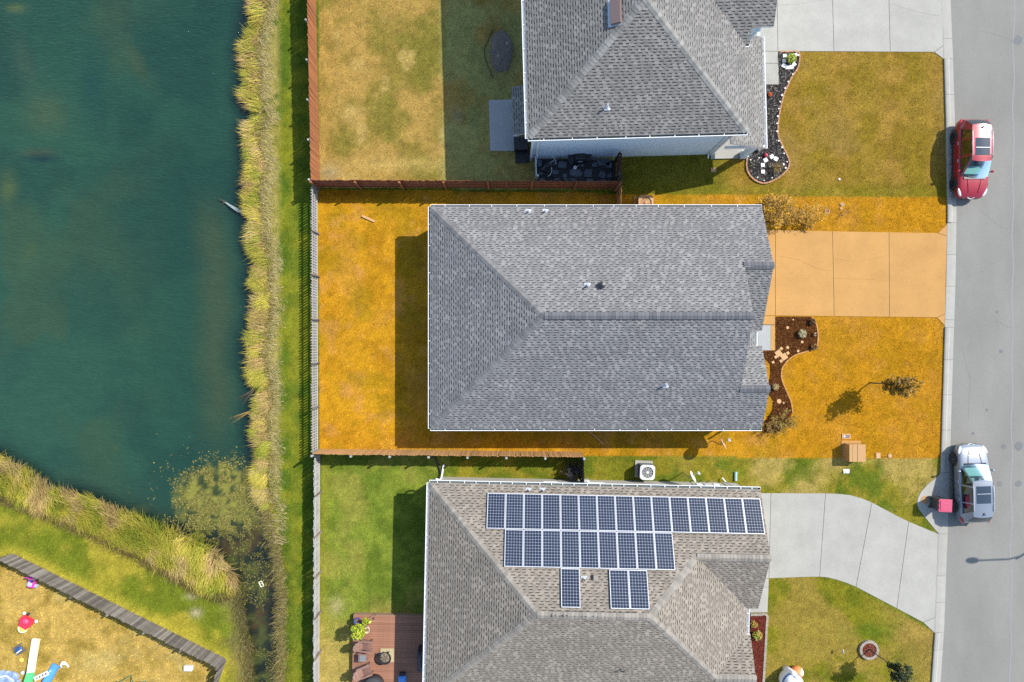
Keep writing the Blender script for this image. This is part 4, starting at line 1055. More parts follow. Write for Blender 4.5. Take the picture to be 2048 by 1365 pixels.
b = MB(); b.box((12.2, -.02, 2.72), (2.2, .12, .22)); b.build('porch_beam', M['white_trim'], HT)
b = MB(); b.box((11.1, 3.0, 1.1), (.06, 1.0, 2.06)); b.build('front_door', M['brown_metal'], HT)
for vy in (1.1, 9.5): window(wl, (11.08, vy, 1.5 if vy < 5 else 4), 1.0, 1.3, (1, 0))
for vy in (6.5, 11): window(wl, (.33, vy, 1.5), 1.0, 1.3, (-1, 0)); window(wl, (.33, vy, 4.1), 1.0, 1.3, (-1, 0))
b = MB(); b.box((.33, 2.3, 1.05), (.06, 1.7, 2.06)); b.build('patio_door', M['window_glass'], HT)
# brown roof ventilator and the plumbing vent
def on_roof_t(px, py, f):
    z = 7.0; c, s = math.cos(-RT), math.sin(-RT)
    for _ in range(15):
        x, y = P(px, py, z); dx, dy = x - tx, y - ty; u, v = dx * c - dy * s, dx * s + dy * c; z = z2(f(u, v))
    return u, v, z
u, v, z = on_roof_t(1231, 25, lambda u, v: u)
b = MB(); R = Matrix.Rotation(-math.atan(.5), 3, 'Y'); b.box((0, 0, .10), (.52, 1.22, .22), rot=R, m=0); b.box((-.05, 0, .0), (.68, 1.36, .03), rot=R, m=1); b.build('roof_ventilator', [M['brown_metal'], M['lead']], roof, loc=(u, v, z), bevel=.03)
pipe_vent(roof, *on_roof_t(1214, 215, lambda u, v: v), .42, .045)

# ---------------- lower house: warm grey roof, solar panels
bx0, by0 = P(858.5, 966, 2.75)
RB = math.radians(-1.2)
HB = thing('house', 'lower single storey house with a warm grey roof carrying solar panels', 'house', (bx0, by0, 0), RB)
und, sh = MB(), MB()
tb_ = (C(182, 171, 156), C(162, 152, 139), np.array([.03, .028, .026]), C(96, 90, 82))
U, Wd, E = 18.55, 12.12, 17.94
facet(und, sh, [(0, 0, 2.75), (U, 0, 2.75), (U, -3.33, zt(3.33)), (14.61, -3.33, zt(3.33)), (11.88, -6.06, zt(6.06)), (6.06, -6.06, zt(6.06))], tb_, r)
facet(und, sh, [(E, -8.12, 2.75), (E, -6.66, 2.75), (14.61, -3.33, zt(3.33)), (11.88, -6.06, zt(6.06)), (15.94, -10.12, 3.75)], tb_, r)
facet(und, sh, [(0, -Wd, 2.75), (18.15, -Wd, 2.75), (18.15, -10.12, 3.75), (15.94, -10.12, 3.75), (11.88, -6.06, zt(6.06)), (6.06, -6.06, zt(6.06))], tb_, r)
facet(und, sh, [(0, -Wd, 2.75), (0, 0, 2.75), (6.06, -6.06, zt(6.06))], tb_, r)
facet(und, sh, [(14.61, -6.66, 2.75), (U, -6.66, 2.75), (U, -3.33, zt(3.33)), (14.61, -3.33, zt(3.33))], tb_, r)
facet(und, sh, [(15.94, -8.12, 2.75), (18.15, -8.12, 2.75), (18.15, -10.12, 3.75), (15.94, -10.12, 3.75)], tb_, r)
roof = und.build('roof', [M['under'], M['white_trim']], HB)
tag(sh.build('shingles', M['shingle_c'], roof), kind='stuff')
caps(roof, (.06, -.06, 2.78), (6.06, -6.06, zt(6.06)), M['cap_b'], 'b'); caps(roof, (.06, -Wd + .06, 2.78), (6.06, -6.06, zt(6.06)), M['cap_b'], 'b')
caps(roof, (14.61, -3.33, zt(3.33)), (11.88, -6.06, zt(6.06)), M['cap_b'], 'b'); caps(roof, (15.94, -10.12, 3.75), (11.88, -6.06, zt(6.06)), M['cap_b'], 'b')
ridge_vent(roof, (6.75, -6.06, zt(6.06)), (11.1, -6.06, zt(6.06))); caps(roof, (6.06, -6.06, zt(6.06) + .02), (11.9, -6.06, zt(6.06) + .035), M['cap_b'], 'br', drop=.08)
ridge_vent(roof, (15.0, -3.33, zt(3.33)), (17.6, -3.33, zt(3.33))); caps(roof, (14.61, -3.33, zt(3.33) + .03), (U, -3.33, zt(3.33) + .03), M['cap_b'], 'br', drop=.08)
caps(roof, (15.94, -10.12, 3.77), (18.15, -10.12, 3.77), M['cap_b'], 'br', drop=.08)
for a_, b_, o in [((0, 0, 2.75), (U, 0, 2.75), (0, 1, 0)), ((0, -Wd, 2.75), (0, 0, 2.75), (-1, 0, 0)), ((E, -8.1, 2.75), (E, -6.68, 2.75), (1, 0, 0))]:
    gutter(roof, a_, b_, o, M['white_trim'], M['gutter_in'] if o[1] else M['white_trim'], step=.72, w=.15)
wl = walls(HB, [(.34, -.20), (18.05, -.20), (18.05, -6.3), (17.5, -6.3), (17.5, -8.4), (17.8, -8.4), (17.8, -11.8), (.34, -11.8)], 2.62, M['siding_greige'])
gable_wall(HB, [(18.05, -6.5, 2.62), (18.05, -.2, 2.62), (18.05, -3.33, 4.15)], .15, M['siding_greige'])
gable_wall(HB, [(17.8, -11.9, 2.62), (17.8, -8.3, 2.62), (17.8, -10.12, 3.5)], .15, M['siding_greige'])
garage_door(HB, 18.07, -5.7, -.9)
b = MB(); b.box((17.53, -7.3, 1.03), (.06, .95, 2.06)); b.build('front_door', M['brown_metal'], HB)
for vx in (6.9, 9.6): window(wl, (vx, -.16, 1.6), .85, 1.1, (0, 1))
for vy in (-2.5, -4.4): window(wl, (.32, vy, 1.5), 1.0, 1.3, (-1, 0))
for vy in (-9.5, -10.8): window(wl, (17.82, vy, 1.5), .9, 1.3, (1, 0))
b = MB(); b.box((.32, -8.2, 1.05), (.06, 1.7, 2.06)); b.build('patio_door', M['window_glass'], HB)
b = MB(); b.tube([(.35, .05, 2.6), (.35, .12, 2.3), (.45, .05, 2.1), (.45, -.12, 1.9), (.45, -.12, .3), (.48, .25, .1), (.52, .55, .06)], .055, 8); b.build('downspout', M['white_trim'], HB)
b = MB(); b.tube([(17.9, .08, 2.6), (17.75, .05, 2.2), (17.5, -.10, 1.9), (17.35, -.10, .4), (17.2, .1, .16)], .045, 8); b.build('downspout', M['white_trim'], HB)
# meters and boxes on the north wall
for vx, w, h, z, k_ in ((15.45, .32, .42, 1.45, 'plast_white'), (15.95, .45, .55, 1.5, 'ac'), (16.45, .30, .40, 1.4, 'plast_white'), (9.0, .3, .4, 1.0, 'ac')):
    b = MB(); b.box((0, 0, 0), (w, .18, h)); b.tube([(0, .03, h / 2), (0, .03, h / 2 + .35)], .025, 6); b.tube([(.08, .03, -h / 2), (.08, .03, -z + .05)], .022, 6); b.build('meter_box', M[k_], wl, loc=(vx, -.08, z), bevel=.015)
def on_roof_b(px, py):
    z = 4; c, s = math.cos(-RB), math.sin(-RB)
    for _ in range(15):
        x, y = P(px, py, z); dx, dy = x - bx0, y - by0; u, v = dx * c - dy * s, dx * s + dy * c; z = zt(-v)
    return u, v, z
b = MB(); b.box((0, 0, .06), (.24, .26, .14), m=0); b.box((-.16, 0, .05), (.10, .26, .12), m=1); b.build('roof_vent', [M['cap_b'], M['black_metal']], roof, loc=on_roof_b(1191, 1155), bevel=.01)
for q in ((1168, 1158), (1057, 981), (1085, 981)): pipe_vent(roof, *on_roof_b(*q), .28, .03, 'black_plastic')
b = MB(); b.tube([(0, 0, -.05), (0, 0, .3), (.12, .04, .38), (.2, .06, .3)], .03, 8); b.build('vent_pipe', M['black_plastic'], roof, loc=(10.7, -9.6, zt(-9.6 + Wd) + .0))

# solar panels: one thing each, framed glass over dark cells
def panel_meshes(w, l):
    f = MB(); t = .026
    f.box((0, -l / 2 + t / 2, 0), (w, t, .045)); f.box((0, l / 2 - t / 2, 0), (w, t, .045)); f.box((-w / 2 + t / 2, 0, 0), (t, l - 2 * t, .045)); f.box((w / 2 - t / 2, 0, 0), (t, l - 2 * t, .045))
    bk = MB(); bk.box((0, 0, -.002), (w - 2 * t, l - 2 * t, .03))
    c = MB(); nx_, ny_ = 6, 12; cw = (w - 2 * t - .02) / nx_; cl_ = (l - 2 * t - .02) / ny_; g = .006
    for i in range(nx_):
        for j in range(ny_):
            x = -w / 2 + t + .01 + (i + .5) * cw; y = -l / 2 + t + .01 + (j + .5) * cl_; a_, b_ = cw / 2 - g, cl_ / 2 - g; ch = .018; zz = .0152
            c.add([(x - a_ + ch, y - b_, zz), (x + a_ - ch, y - b_, zz), (x + a_, y - b_ + ch, zz), (x + a_, y + b_ - ch, zz), (x + a_ - ch, y + b_, zz), (x - a_ + ch, y + b_, zz), (x - a_, y + b_ - ch, zz), (x - a_, y - b_ + ch, zz)], [tuple(range(8))])
    ft = MB()
    for sx_ in (-.3, .3):
        for sy_ in (-.6, .6): ft.box((sx_, sy_, -.07), (.05, .08, .1))
    return f.mesh('panel_frame', M['alu']), bk.mesh('back_sheet', M['panel_back']), c.mesh('solar_cells', M['panel_cell']), ft.mesh('mounting_foot', M['galv'])
PW, PL = .985, 1.93
pm = panel_meshes(PW, PL)
rootM = Matrix.Translation((bx0, by0, 0)) @ Matrix.Rotation(RB, 4, 'Z')
sl = math.atan(.5)
rowsp = [(2.19 + 1.745 * 0, .43, [3.30 + 1.008 * i for i in range(15)], 'top'), (0, 2.185, [4.308 + 1.008 * i for i in range(9)], 'second'), (0, 3.94, [7.30], 'single'), (0, 3.95, [9.86, 10.868], 'pair')]
ordn = ['first', 'second', 'third', 'fourth', 'fifth', 'sixth', 'seventh', 'eighth', 'ninth', 'tenth', 'eleventh', 'twelfth', 'thirteenth', 'fourteenth', 'fifteenth']
for _, d0, us, nm in rowsp:
    for i, u in enumerate(us):
        if nm == 'top': lab = f'{ordn[i]} solar panel from the left in the long top row of fifteen'
        elif nm == 'second': lab = f'{ordn[i]} solar panel from the left in the middle row of nine'
        elif nm == 'single': lab = 'lone solar panel hanging below the middle row, left of the roof vent'
        else: lab = ('left' if i == 0 else 'right') + ' solar panel of the pair below the middle row'
        o = thing('solar_panel', lab, 'solar panel', group='solar panels on the warm grey roof')
        dm = d0 + PL * math.cos(sl) / 2
        o.matrix_world = rootM @ Matrix.Translation((u + PW / 2, -dm, zt(dm) + .13)) @ Matrix.Rotation(-sl, 4, 'X')
        for nme, me in zip(('panel_frame', 'back_sheet', 'solar_cells', 'mounting_foot'), pm): new_obj(nme, me, o)
# ================================================================== fences
def fence(label, A, B, h, mp, mr, mpost, pw=.14, gap=.004, side=1, rails=(.25, .95, 1.6), post_step=2.4, post_h=None, cat='fence', name='fence', jag=.012, cap=False, rail_w=.09, base=0.0):
    ax, ay = P(*A); bx, by = P(*B); L = math.hypot(bx - ax, by - ay); rz = math.atan2(by - ay, bx - ax)
    root = thing(name, label, cat, ((ax + bx) / 2, (ay + by) / 2, base), rz)
    n = int(L / (pw + gap)); st = L / n
    m = MB(); w = pw / 2; t = .010
    prof = [(-w, .03), (w, .03), (w, h - .045), (w * .55, h), (-w * .55, h), (-w, h - .045)]
    k = len(prof)
    m.add([(x, -t, z) for x, z in prof] + [(x, t, z) for x, z in prof], [tuple(range(k)), tuple(range(k, 2 * k))[::-1]] + [(i, i + k, (i + 1) % k + k, (i + 1) % k) for i in range(k)])
    me = m.mesh('picket', mp)
    for i in range(n):
        o = new_obj('picket', me, root, (-L / 2 + (i + .5) * st, side * (.046 + random.uniform(-.003, .003)), random.uniform(-.006, .006)), (random.uniform(-jag, jag), random.uniform(-jag, jag) * .6, random.uniform(-jag, jag)))
        o.scale = (1, 1, 1 + random.uniform(-.012, .012))
    for z in rails:
        if z < h: 
            m = MB(); m.box((0, side * .015, z), (L, .038, rail_w)); m.build('rail', mr, root)
    np_ = max(1, round(L / post_step)); m = MB(); ph = post_h or h + .05
    m.box((0, 0, ph / 2), (.09, .09, ph))
    if cap: m.box((0, 0, ph + .012), (.12, .12, .024))
    pme = m.mesh('post', mpost)
    for i in range(np_ + 1):
        new_obj('post', pme, root, (-L / 2 + i * L / np_, -side * .055, 0))
    return root
fence('reddish brown cedar privacy fence running along the bank behind the upper back yard', (627.5, -160), (638, 374), 1.85, M['cedar'], M['cedar_dark'], M['pale_wood'], side=1)
fence('dark cedar fence with rails and posts showing, upper boundary of the amber lawn', (639, 376.5), (1232, 379), 1.85, M['cedar_dark'], M['cedar_dark'], M['cedar'], side=1, rails=(.3, .95, 1.55))
fence('tan board fence along the lower boundary of the amber lawn', (642, 900), (1162, 905.5), 1.85, M['tan_wood'], M['cedar_dark'], M['pale_wood'], side=1, cap=True)
fence('pale grey open picket fence between the amber lawn and the pond bank', (637.5, 899), (636.5, 382), 1.32, M['pale_wood'], M['pale_wood'], M['grey_wood'], pw=.085, gap=.075, side=1, rails=(.22, .66, 1.12), rail_w=.11, post_step=2.5, jag=.02, post_h=1.36)
fence('bleached board fence between the pond bank and the lower back yard', (640, 1460), (641.5, 904), 1.25, M['pale_wood'], M['pale_wood'], M['brown_grey_wood'], side=1, rails=(.2, 1.05), rail_w=.12, jag=.025)
fence('weathered grey diagonal board fence round the yard with toys', (25.8, 1109), (451, 1318.5), 1.2, M['grey_wood'], M['grey_wood'], M['grey_wood'], side=1, rails=(.25, .95), gap=.014, jag=.03, post_step=2.4)
fence('short grey board fence running out of frame from the corner with the white box', (451.5, 1320), (428, 1384), 1.2, M['grey_wood'], M['grey_wood'], M['grey_wood'], side=1, rails=(.25, .95), gap=.014, jag=.03)
fence('grey board fence at the far left edge beside the toys', (-130, 1160), (25, 1109.5), 1.2, M['grey_wood'], M['grey_wood'], M['grey_wood'], side=1, rails=(.25, .95), gap=.014, jag=.03)
fence('dark stained side fence closing the flagstone court of the upper house', (1232, 360), (1232, 322), 1.8, M['dark_wood'], M['cedar_dark'], M['dark_wood'], side=-1, post_step=1.2)
g = fence('weathered side gate with a diagonal brace between two dark fences', (1232, 383), (1232, 362), 1.75, M['dark_wood'], M['grey_wood'], M['grey_wood'], side=-1, post_step=.7, cat='gate', name='side_gate', rails=(.3, 1.5))
b = MB(); b.bar((-.28, .03, .35), (.28, .03, 1.45), .08, .03); b.build('diagonal_brace', M['grey_wood'], g)
fence('tan board side fence between the amber lawn and the middle house', (1231, 428), (1232, 384), 1.8, M['tan_wood'], M['cedar'], M['cedar'], side=-1, post_step=1.3)
fence('charcoal board fence between the middle and lower houses, next to the dark bush', (1160.5, 955), (1160.5, 908), 1.75, M['char_wood'], M['char_wood'], M['char_wood'], side=-1, post_step=1.4)
fence('low white slatted panel at the left end of the flagstone court', (1072.5, 361), (1071, 322), 1.15, M['pvc'], M['pvc'], M['pvc'], pw=.06, gap=.05, side=1, rails=(.15, 1.0), post_step=1.2)

# ================================================================== cars
def car(name, label, loc, rz, paint, side_glass, rim):
    R = thing(name, label, 'car', loc, rz)
    st = [(-2.31, .60, .80, .72), (-2.27, .76, .90, .82), (-2.12, .86, .985, .92), (-1.6, .905, 1.01, .965), (-.8, .915, 1.015, .975), (0, .915, 1.005, .965), (.7, .91, .99, .945),
          (1.05, .905, .985, .915), (1.5, .895, .935, .865), (1.9, .865, .865, .79), (2.14, .79, .78, .71), (2.27, .64, .67, .61), (2.31, .46, .60, .55)]
    def prof(y, w, t, s): return [(0, t), (.5 * w, t - .008), (.84 * w, t - .03), (w - .035, s), (w - .002, s - .13), (w, .62), (w - .012, .42), (w - .07, .25), (0, .22)]
    m = MB(); rings = []
    for q in st:
        h = prof(*q); rings.append([(x, q[0], z) for x, z in h] + [(-x, q[0], z) for x, z in h[-2:0:-1]])
    k = len(rings[0]); vs = [v for r_ in rings for v in r_]
    for i in range(len(rings) - 1):
        for j in range(k):
            yc = (st[i][0] + st[i + 1][0]) / 2; top = j in (0, 1, k - 1, k - 2)
            mi = 1 if (top and -2.0 < yc < .95) else 0
            m.f.append([i * k + j, (i + 1) * k + j, (i + 1) * k + (j + 1) % k, i * k + (j + 1) % k]); m.m.append(mi)
    m.f.append(list(range(k))); m.m.append(0); m.f.append(list(range((len(rings) - 1) * k, len(rings) * k))[::-1]); m.m.append(0)
    m.v = vs; m.c = [(1, 1, 1)] * len(vs)
    body = m.build('body', [paint, M['floor_dark']], R, smooth=True, sub=1)
    by = [1.10, .95, .03, -.07, -.98, -1.06, -1.66, -2.12]; bxx = [.75, .79, .835, .837, .83, .825, .785, .66]; bz = [.985, .985, .995, .998, 1.02, 1.02, 1.07, 1.12]
    ty_ = [.30, .20, .02, -.08, -.95, -1.03, -1.45, -1.76]; txx = [.56, .575, .60, .60, .60, .60, .585, .55]; tz = [1.575, 1.585, 1.61, 1.612, 1.605, 1.60, 1.575, 1.55]
    rf = MB(); sg = []
    for s in (1, -1):
        for i in range(7):
            q = [(s * bxx[i], by[i], bz[i]), (s * bxx[i + 1], by[i + 1], bz[i + 1]), (s * txx[i + 1], ty_[i + 1], tz[i + 1]), (s * txx[i], ty_[i], tz[i])]
            f = (0, 1, 2, 3) if s > 0 else (3, 2, 1, 0)
            if i in (1, 3, 5):
                g_ = MB(); g_.add(q, [f]); sg.append(g_)
                # glass frame strip
                for a_, b_ in ((0, 1), (3, 2)): rf.bar(Vector(q[a_]) * 1.002, Vector(q[b_]) * 1.002, .022, .022, m=1)
            else: rf.add(q, [f], 0)
    nx_ = 7; grid = []
    for i in range(8):
        for j in range(nx_):
            u = j / (nx_ - 1) * 2 - 1; cr = (1 - u * u)
            y = ty_[i] + (.07 * cr if i == 0 else .03 * cr if i == 1 else -.05 * cr if i == 7 else 0)
            grid.append((u * txx[i], y, tz[i] + .045 * cr))
    rf.add(grid, [(i * nx_ + j, i * nx_ + j + 1, (i + 1) * nx_ + j + 1, (i + 1) * nx_ + j) for i in range(7) for j in range(nx_ - 1)], 0)
    # tailgate below the rear glass
    rf.add([(-.66, -2.12, 1.12), (.66, -2.12, 1.12), (.74, -2.26, .90), (-.74, -2.26, .90)], [(0, 1, 2, 3)], 0)
    rf.add([(s * q[0], q[1], q[2]) for s in (1, -1) for q in ((.66, -2.12, 1.12), (.785, -1.66, 1.07), (.86, -1.7, .95), (.74, -2.26, .90))], [(0, 1, 2, 3), (7, 6, 5, 4)], 0)
    o = rf.build('roof', [paint, M['car_black']], R, smooth=True)
    es = o.modifiers.new('edge', 'EDGE_SPLIT'); es.split_angle = math.radians(32)
    for g_ in sg: g_.build('side_window', side_glass, R)
    def patch(nm, lo, hi, blo, bhi, mt, lift=.0):
        g_ = MB(); a = []
        for i, t in enumerate(np.linspace(0, 1, 4)):
            for j in range(nx_):
                u = j / (nx_ - 1) * 2 - 1; cr = 1 - u * u
                p0 = Vector((u * lo[0], lo[1] + blo[0] * cr, lo[2] + blo[1] * cr)); p1 = Vector((u * hi[0], hi[1] + bhi[0] * cr, hi[2] + bhi[1] * cr)); p = p0.lerp(p1, t)
                a.append((p.x, p.y, p.z + lift + .02 * math.sin(math.pi * t)))
        g_.add(a, [(i * nx_ + j, i * nx_ + j + 1, (i + 1) * nx_ + j + 1, (i + 1) * nx_ + j) for i in range(3) for j in range(nx_ - 1)])
        return g_.build(nm, mt, R, smooth=True)
    patch('windscreen', (.745, 1.10, .99), (.555, .30, 1.575), (.10, .01), (.07, .045), M['car_glass'])
    patch('rear_window', (.655, -2.12, 1.12), (.545, -1.76, 1.55), (-.06, 0), (-.05, .045), M['roof_glass'])
    sr = MB(); a = []
    for i, y in enumerate(np.linspace(.02, -.98, 6)):
        for u in np.linspace(-.70, .70, 5): a.append((u * .60, y, np.interp(y, [-1.03, -.95, -.08, .02, .2], [1.60, 1.605, 1.612, 1.61, 1.585]) + .045 * (1 - u * u) + .008))
    sr.add(a, [(i * 5 + j, (i + 1) * 5 + j, (i + 1) * 5 + j + 1, i * 5 + j + 1) for i in range(5) for j in range(4)]); sro = sr.build('sunroof', M['roof_glass'], R, smooth=True)
    b = MB(); b.box((0, -.42, 1.672), (.80, .018, .012)); b.build('sunroof_bar', M['alu'], sro)
    for s in (1, -1):
        b = MB(); b.tube([(s * .57, .06, 1.60), (s * .575, -.02, 1.66), (s * .585, -.7, 1.672), (s * .575, -1.38, 1.64), (s * .565, -1.46, 1.59)], .016, 6); b.build('roof_rail', M['alu'] , R, smooth=True)
        b = MB(); b.ellipsoid((0, 0, 0), (.11, .075, .085), 12, 8); b.bar((-s * .02, 0, -.02), (-s * .16, .03, -.08), .03, .05); b.build('wing_mirror', paint, R, loc=(s * .99, .80, 1.03), smooth=True)
        b = MB(); b.ellipsoid((0, 0, 0), (.10, .26, .055), 14, 8); b.build('headlight', M['lamp_glass'], R, loc=(s * .735, 1.98, .745), rot=(-.22, 0, s * .42), smooth=True)
        b = MB(); b.ellipsoid((0, 0, 0), (.09, .20, .09), 14, 8); b.build('tail_light', M['lamp_red'], R, loc=(s * .80, -2.12, .86), rot=(0, 0, -s * .35), smooth=True)
        for yy_ in (.16, -.86):
            b = MB(); b.bar((0, -.09, 0), (0, .09, 0), .025, .03); b.build('door_handle', M['alu'], R, loc=(s * .925, yy_, .86))
        b = MB(); b.box((0, 0, 0), (.03, 2.1, .07)); b.build('sill_trim', M['car_black'], R, loc=(s * .905, .02, .33), bevel=.01)
        for yy_ in (1.40, -1.36):
            W_ = MB(); W_.lathe([(.20, -.11), (.33, -.115), (.352, -.08), (.352, .08), (.33, .115), (.235, .118), (.225, .08)], n=28)
            w_ = W_.build('wheel', M['tyre'], R, loc=(s * .815, yy_, .352), rot=(0, s * math.pi / 2, 0), smooth=True)
            b = MB(); b.lathe([(.23, .07), (.23, .105), (.205, .105), (.20, .06)], n=24)
            for q in range(5):
                a_ = q * 2 * math.pi / 5; b.bar((.03 * math.cos(a_), .03 * math.sin(a_), .10), (.21 * math.cos(a_), .21 * math.sin(a_), .095), .05, .025)
            b.lathe([(.06, .06), (.06, .115), (.001, .118)], n=12); b.build('rim', rim, w_)
            b = MB(); b.tube([(0, .405 * math.cos(t), .405 * math.sin(t)) for t in np.linspace(-.35, math.pi + .35, 17)], .022, 6); b.build('wheel_arch', M['car_black'], R, loc=(s * .905, yy_, .352))
        b = MB(); b.bar((s * .08, 1.17, 1.015), (s * .62 - .1, 1.02, 1.04), .016, .016); b.build('wiper', M['car_black'], R)
    b = MB(); b.box((0, 2.27, .52), (.95, .10, .16)); b.build('grille', M['car_black'], R, bevel=.02); b = MB(); b.box((0, 1.19, .985), (1.25, .10, .02)); b.build('cowl', M['car_black'], R)
    b = MB(); b.bar((-.22, 2.26, .66), (0, 2.34, .60), .04, .03); b.bar((.22, 2.26, .66), (0, 2.34, .60), .04, .03); b.build('front_trim', M['alu'], R)
    for s in (1, -1):
        b = MB(); b.tube([(s * .42, 1.05, .985), (s * .36, 1.55, .942), (s * .27, 2.02, .842)], .012, 6); b.build('bonnet_crease', paint, R, smooth=True)
    b = MB(); b.box((0, -2.24, .55), (1.3, .10, .2)); b.build('rear_bumper_trim', M['car_black'], R, bevel=.03)
    b = MB(); b.bar((0, -1.52, 1.60), (0, -1.66, 1.70), .03, .07); b.build('antenna_fin', M['car_black'], R)
    b = MB(); b.box((0, .74, 1.045), (1.42, .50, .09)); b.box((.36, .42, 1.08), (.34, .05, .2)); b.build('dashboard', M['dash'], R, bevel=.03)
    for sx_, yy_ in ((-.36, -.12), (.36, -.12), (-.36, -1.1), (.36, -1.1)):
        b = MB(); b.box((0, 0, .12), (.50, .16, .5)); b.box((0, .26, -.02), (.50, .5, .12)); b.box((0, -.02, .44), (.26, .10, .16)); b.build('seat', M['seat'], R, loc=(sx_, yy_, 1.03), bevel=.04)
    b = MB(); b.tube([(.36 + .17 * math.cos(t), .45 + .05 * math.sin(t), 1.18 + .15 * math.sin(t)) for t in np.linspace(0, 2 * math.pi, 17)], .014, 6, caps=False); b.build('steering_wheel', M['car_black'], R)
    return R
cx, cy_ = P(1927.5, 325); car('parked_car', 'glossy red estate car with a sunroof parked at the kerb', (cx, cy_, .02), math.pi - .012, M['red_paint'], M['car_tint'], M['rim'])
cx, cy_ = P(1929.0, 962); car('parked_car', 'silver grey estate car parked beside the pink lidded bin', (cx, cy_, .02), .03, M['silver_paint'], M['car_tint'], M['rim_silver'])

# ================================================================== trees and shrubs
def tree(name, label, base, h_trunk, crown_c, lobes, n, leaf, tones, r, lean=(0, 0), rt=.05, cat='tree', group=None, flat=.35):
    bx_, by_ = P(*base); R = thing(name, label, cat, (bx_, by_, 0), group=group)
    b = MB(); top = Vector((crown_c[0], crown_c[1], crown_c[2]))
    b.tube([(0, 0, -.05), (lean[0] * .3, lean[1] * .3, h_trunk * .5), (lean[0], lean[1], h_trunk), tuple(top)], [rt, rt * .8, rt * .65, rt * .3], 8)
    for c, rad in lobes:
        b.tube([(lean[0], lean[1], h_trunk * .92), tuple((Vector((lean[0], lean[1], h_trunk)) + Vector(c)) / 2 + Vector((0, 0, -.05))), c], [rt * .5, rt * .3, rt * .12], 5)
    b.build('trunk', M['bark'], R, smooth=True)
    pts = []; cs = []
    per = np.array([q[1][0] * q[1][1] * q[1][2] for q in lobes]) ** .8; per = per / per.sum()
    for (c, rad), f in zip(lobes, per):
        k = int(n * f)
        # twig clusters inside each lobe
        tw = r.normal(0, 1, (max(6, k // 14), 3)); tw /= np.linalg.norm(tw, axis=1)[:, None]; tw *= r.random((len(tw), 1)) ** .4
        i = r.integers(0, len(tw), k)
        p = tw[i] + r.normal(0, .16, (k, 3))
        pts.append(p * np.array(rad) + np.array(c))
        tn = np.array(tones)[r.integers(0, len(tones), len(tw))][i]
        cs.append(tn * r.uniform(.7, 1.3, (k, 1)))
    pts = np.concatenate(pts); cs = np.concatenate(cs)
    new_obj('crown', leaves_mesh('crown', pts, leaf, cs, r, flat), R)
    return R
tr = np.random.default_rng(31)
DG = [C(160, 122, 14), C(184, 136, 18), C(128, 98, 12), C(198, 144, 24)]
lob = []
for c, s in [((.30, .02, 1.7), .50), ((.55, .25, 2.1), .50), ((.62, -.25, 2.1), .55), ((.45, .0, 2.6), .6), ((.75, .1, 2.8), .5), ((.55, -.15, 3.2), .45), ((.70, .15, 3.6), .30), ((.25, -.3, 2.3), .4), ((.95, -.05, 2.3), .4)]:
    lob.append((c, (s, s * .85, s * .85)))
tree('young_tree', 'young small leaved tree leaning over the amber front lawn', (1740, 766), 1.2, (.55, 0, 3.0), lob, 1900, .07, DG, tr, (.22, .02), .045)
lob = [(c, (s, s, s * .9)) for c, s in [((.45, -.2, 1.9), .34), ((.7, -.1, 2.3), .38), ((.62, -.55, 2.2), .4), ((.95, -.35, 2.4), .34), ((.50, -.45, 2.7), .38), ((.8, -.65, 2.7), .3), ((.75, .1, 2.6), .26), ((.35, -.7, 2.2), .28)]]
tree('young_tree', 'young dark green tree growing in the round stone ring', (1736.5, 1297), 1.5, (.6, -.3, 2.5), lob, 1700, .07, [C(52, 68, 26), C(80, 92, 32), C(40, 54, 24), C(140, 130, 46)], tr, (.30, -.10), .045)
# dense feathery shrub at the corner of the middle house
lob = [((0, 0, .9), (.9, .8, .8)), ((-.5, .35, 1.1), (.7, .6, .7)), ((.45, .3, 1.0), (.7, .6, .7)), ((-.3, -.5, 1.0), (.8, .6, .7)), ((.5, -.45, .8), (.6, .5, .6)), ((-.75, -.1, .8), (.6, .6, .6))]
tree('shrub', 'dense olive shrub crowding the garage corner of the middle house', (1541, 428), .4, (0, 0, 1), lob, 3600, .06, 1.35 * np.array([C(190, 140, 14), C(160, 116, 12), C(208, 156, 22), C(134, 98, 10)]), tr, (0, 0), .05, 'shrub', flat=.65)
lob = [((0, 0, .6), (.8, .6, .5)), ((.7, .1, .6), (.6, .6, .5)), ((-.6, -.1, .6), (.6, .5, .5)), ((.2, -.5, .5), (.7, .35, .45))]
tree('shrub', 'loose straggly shrub beside the dense one at the driveway edge', (1601, 432), .3, (0, 0, .6), lob, 1500, .05, [C(204, 150, 24), C(180, 132, 18), C(218, 164, 40)], tr, (0, 0), .03, 'shrub', flat=.65)
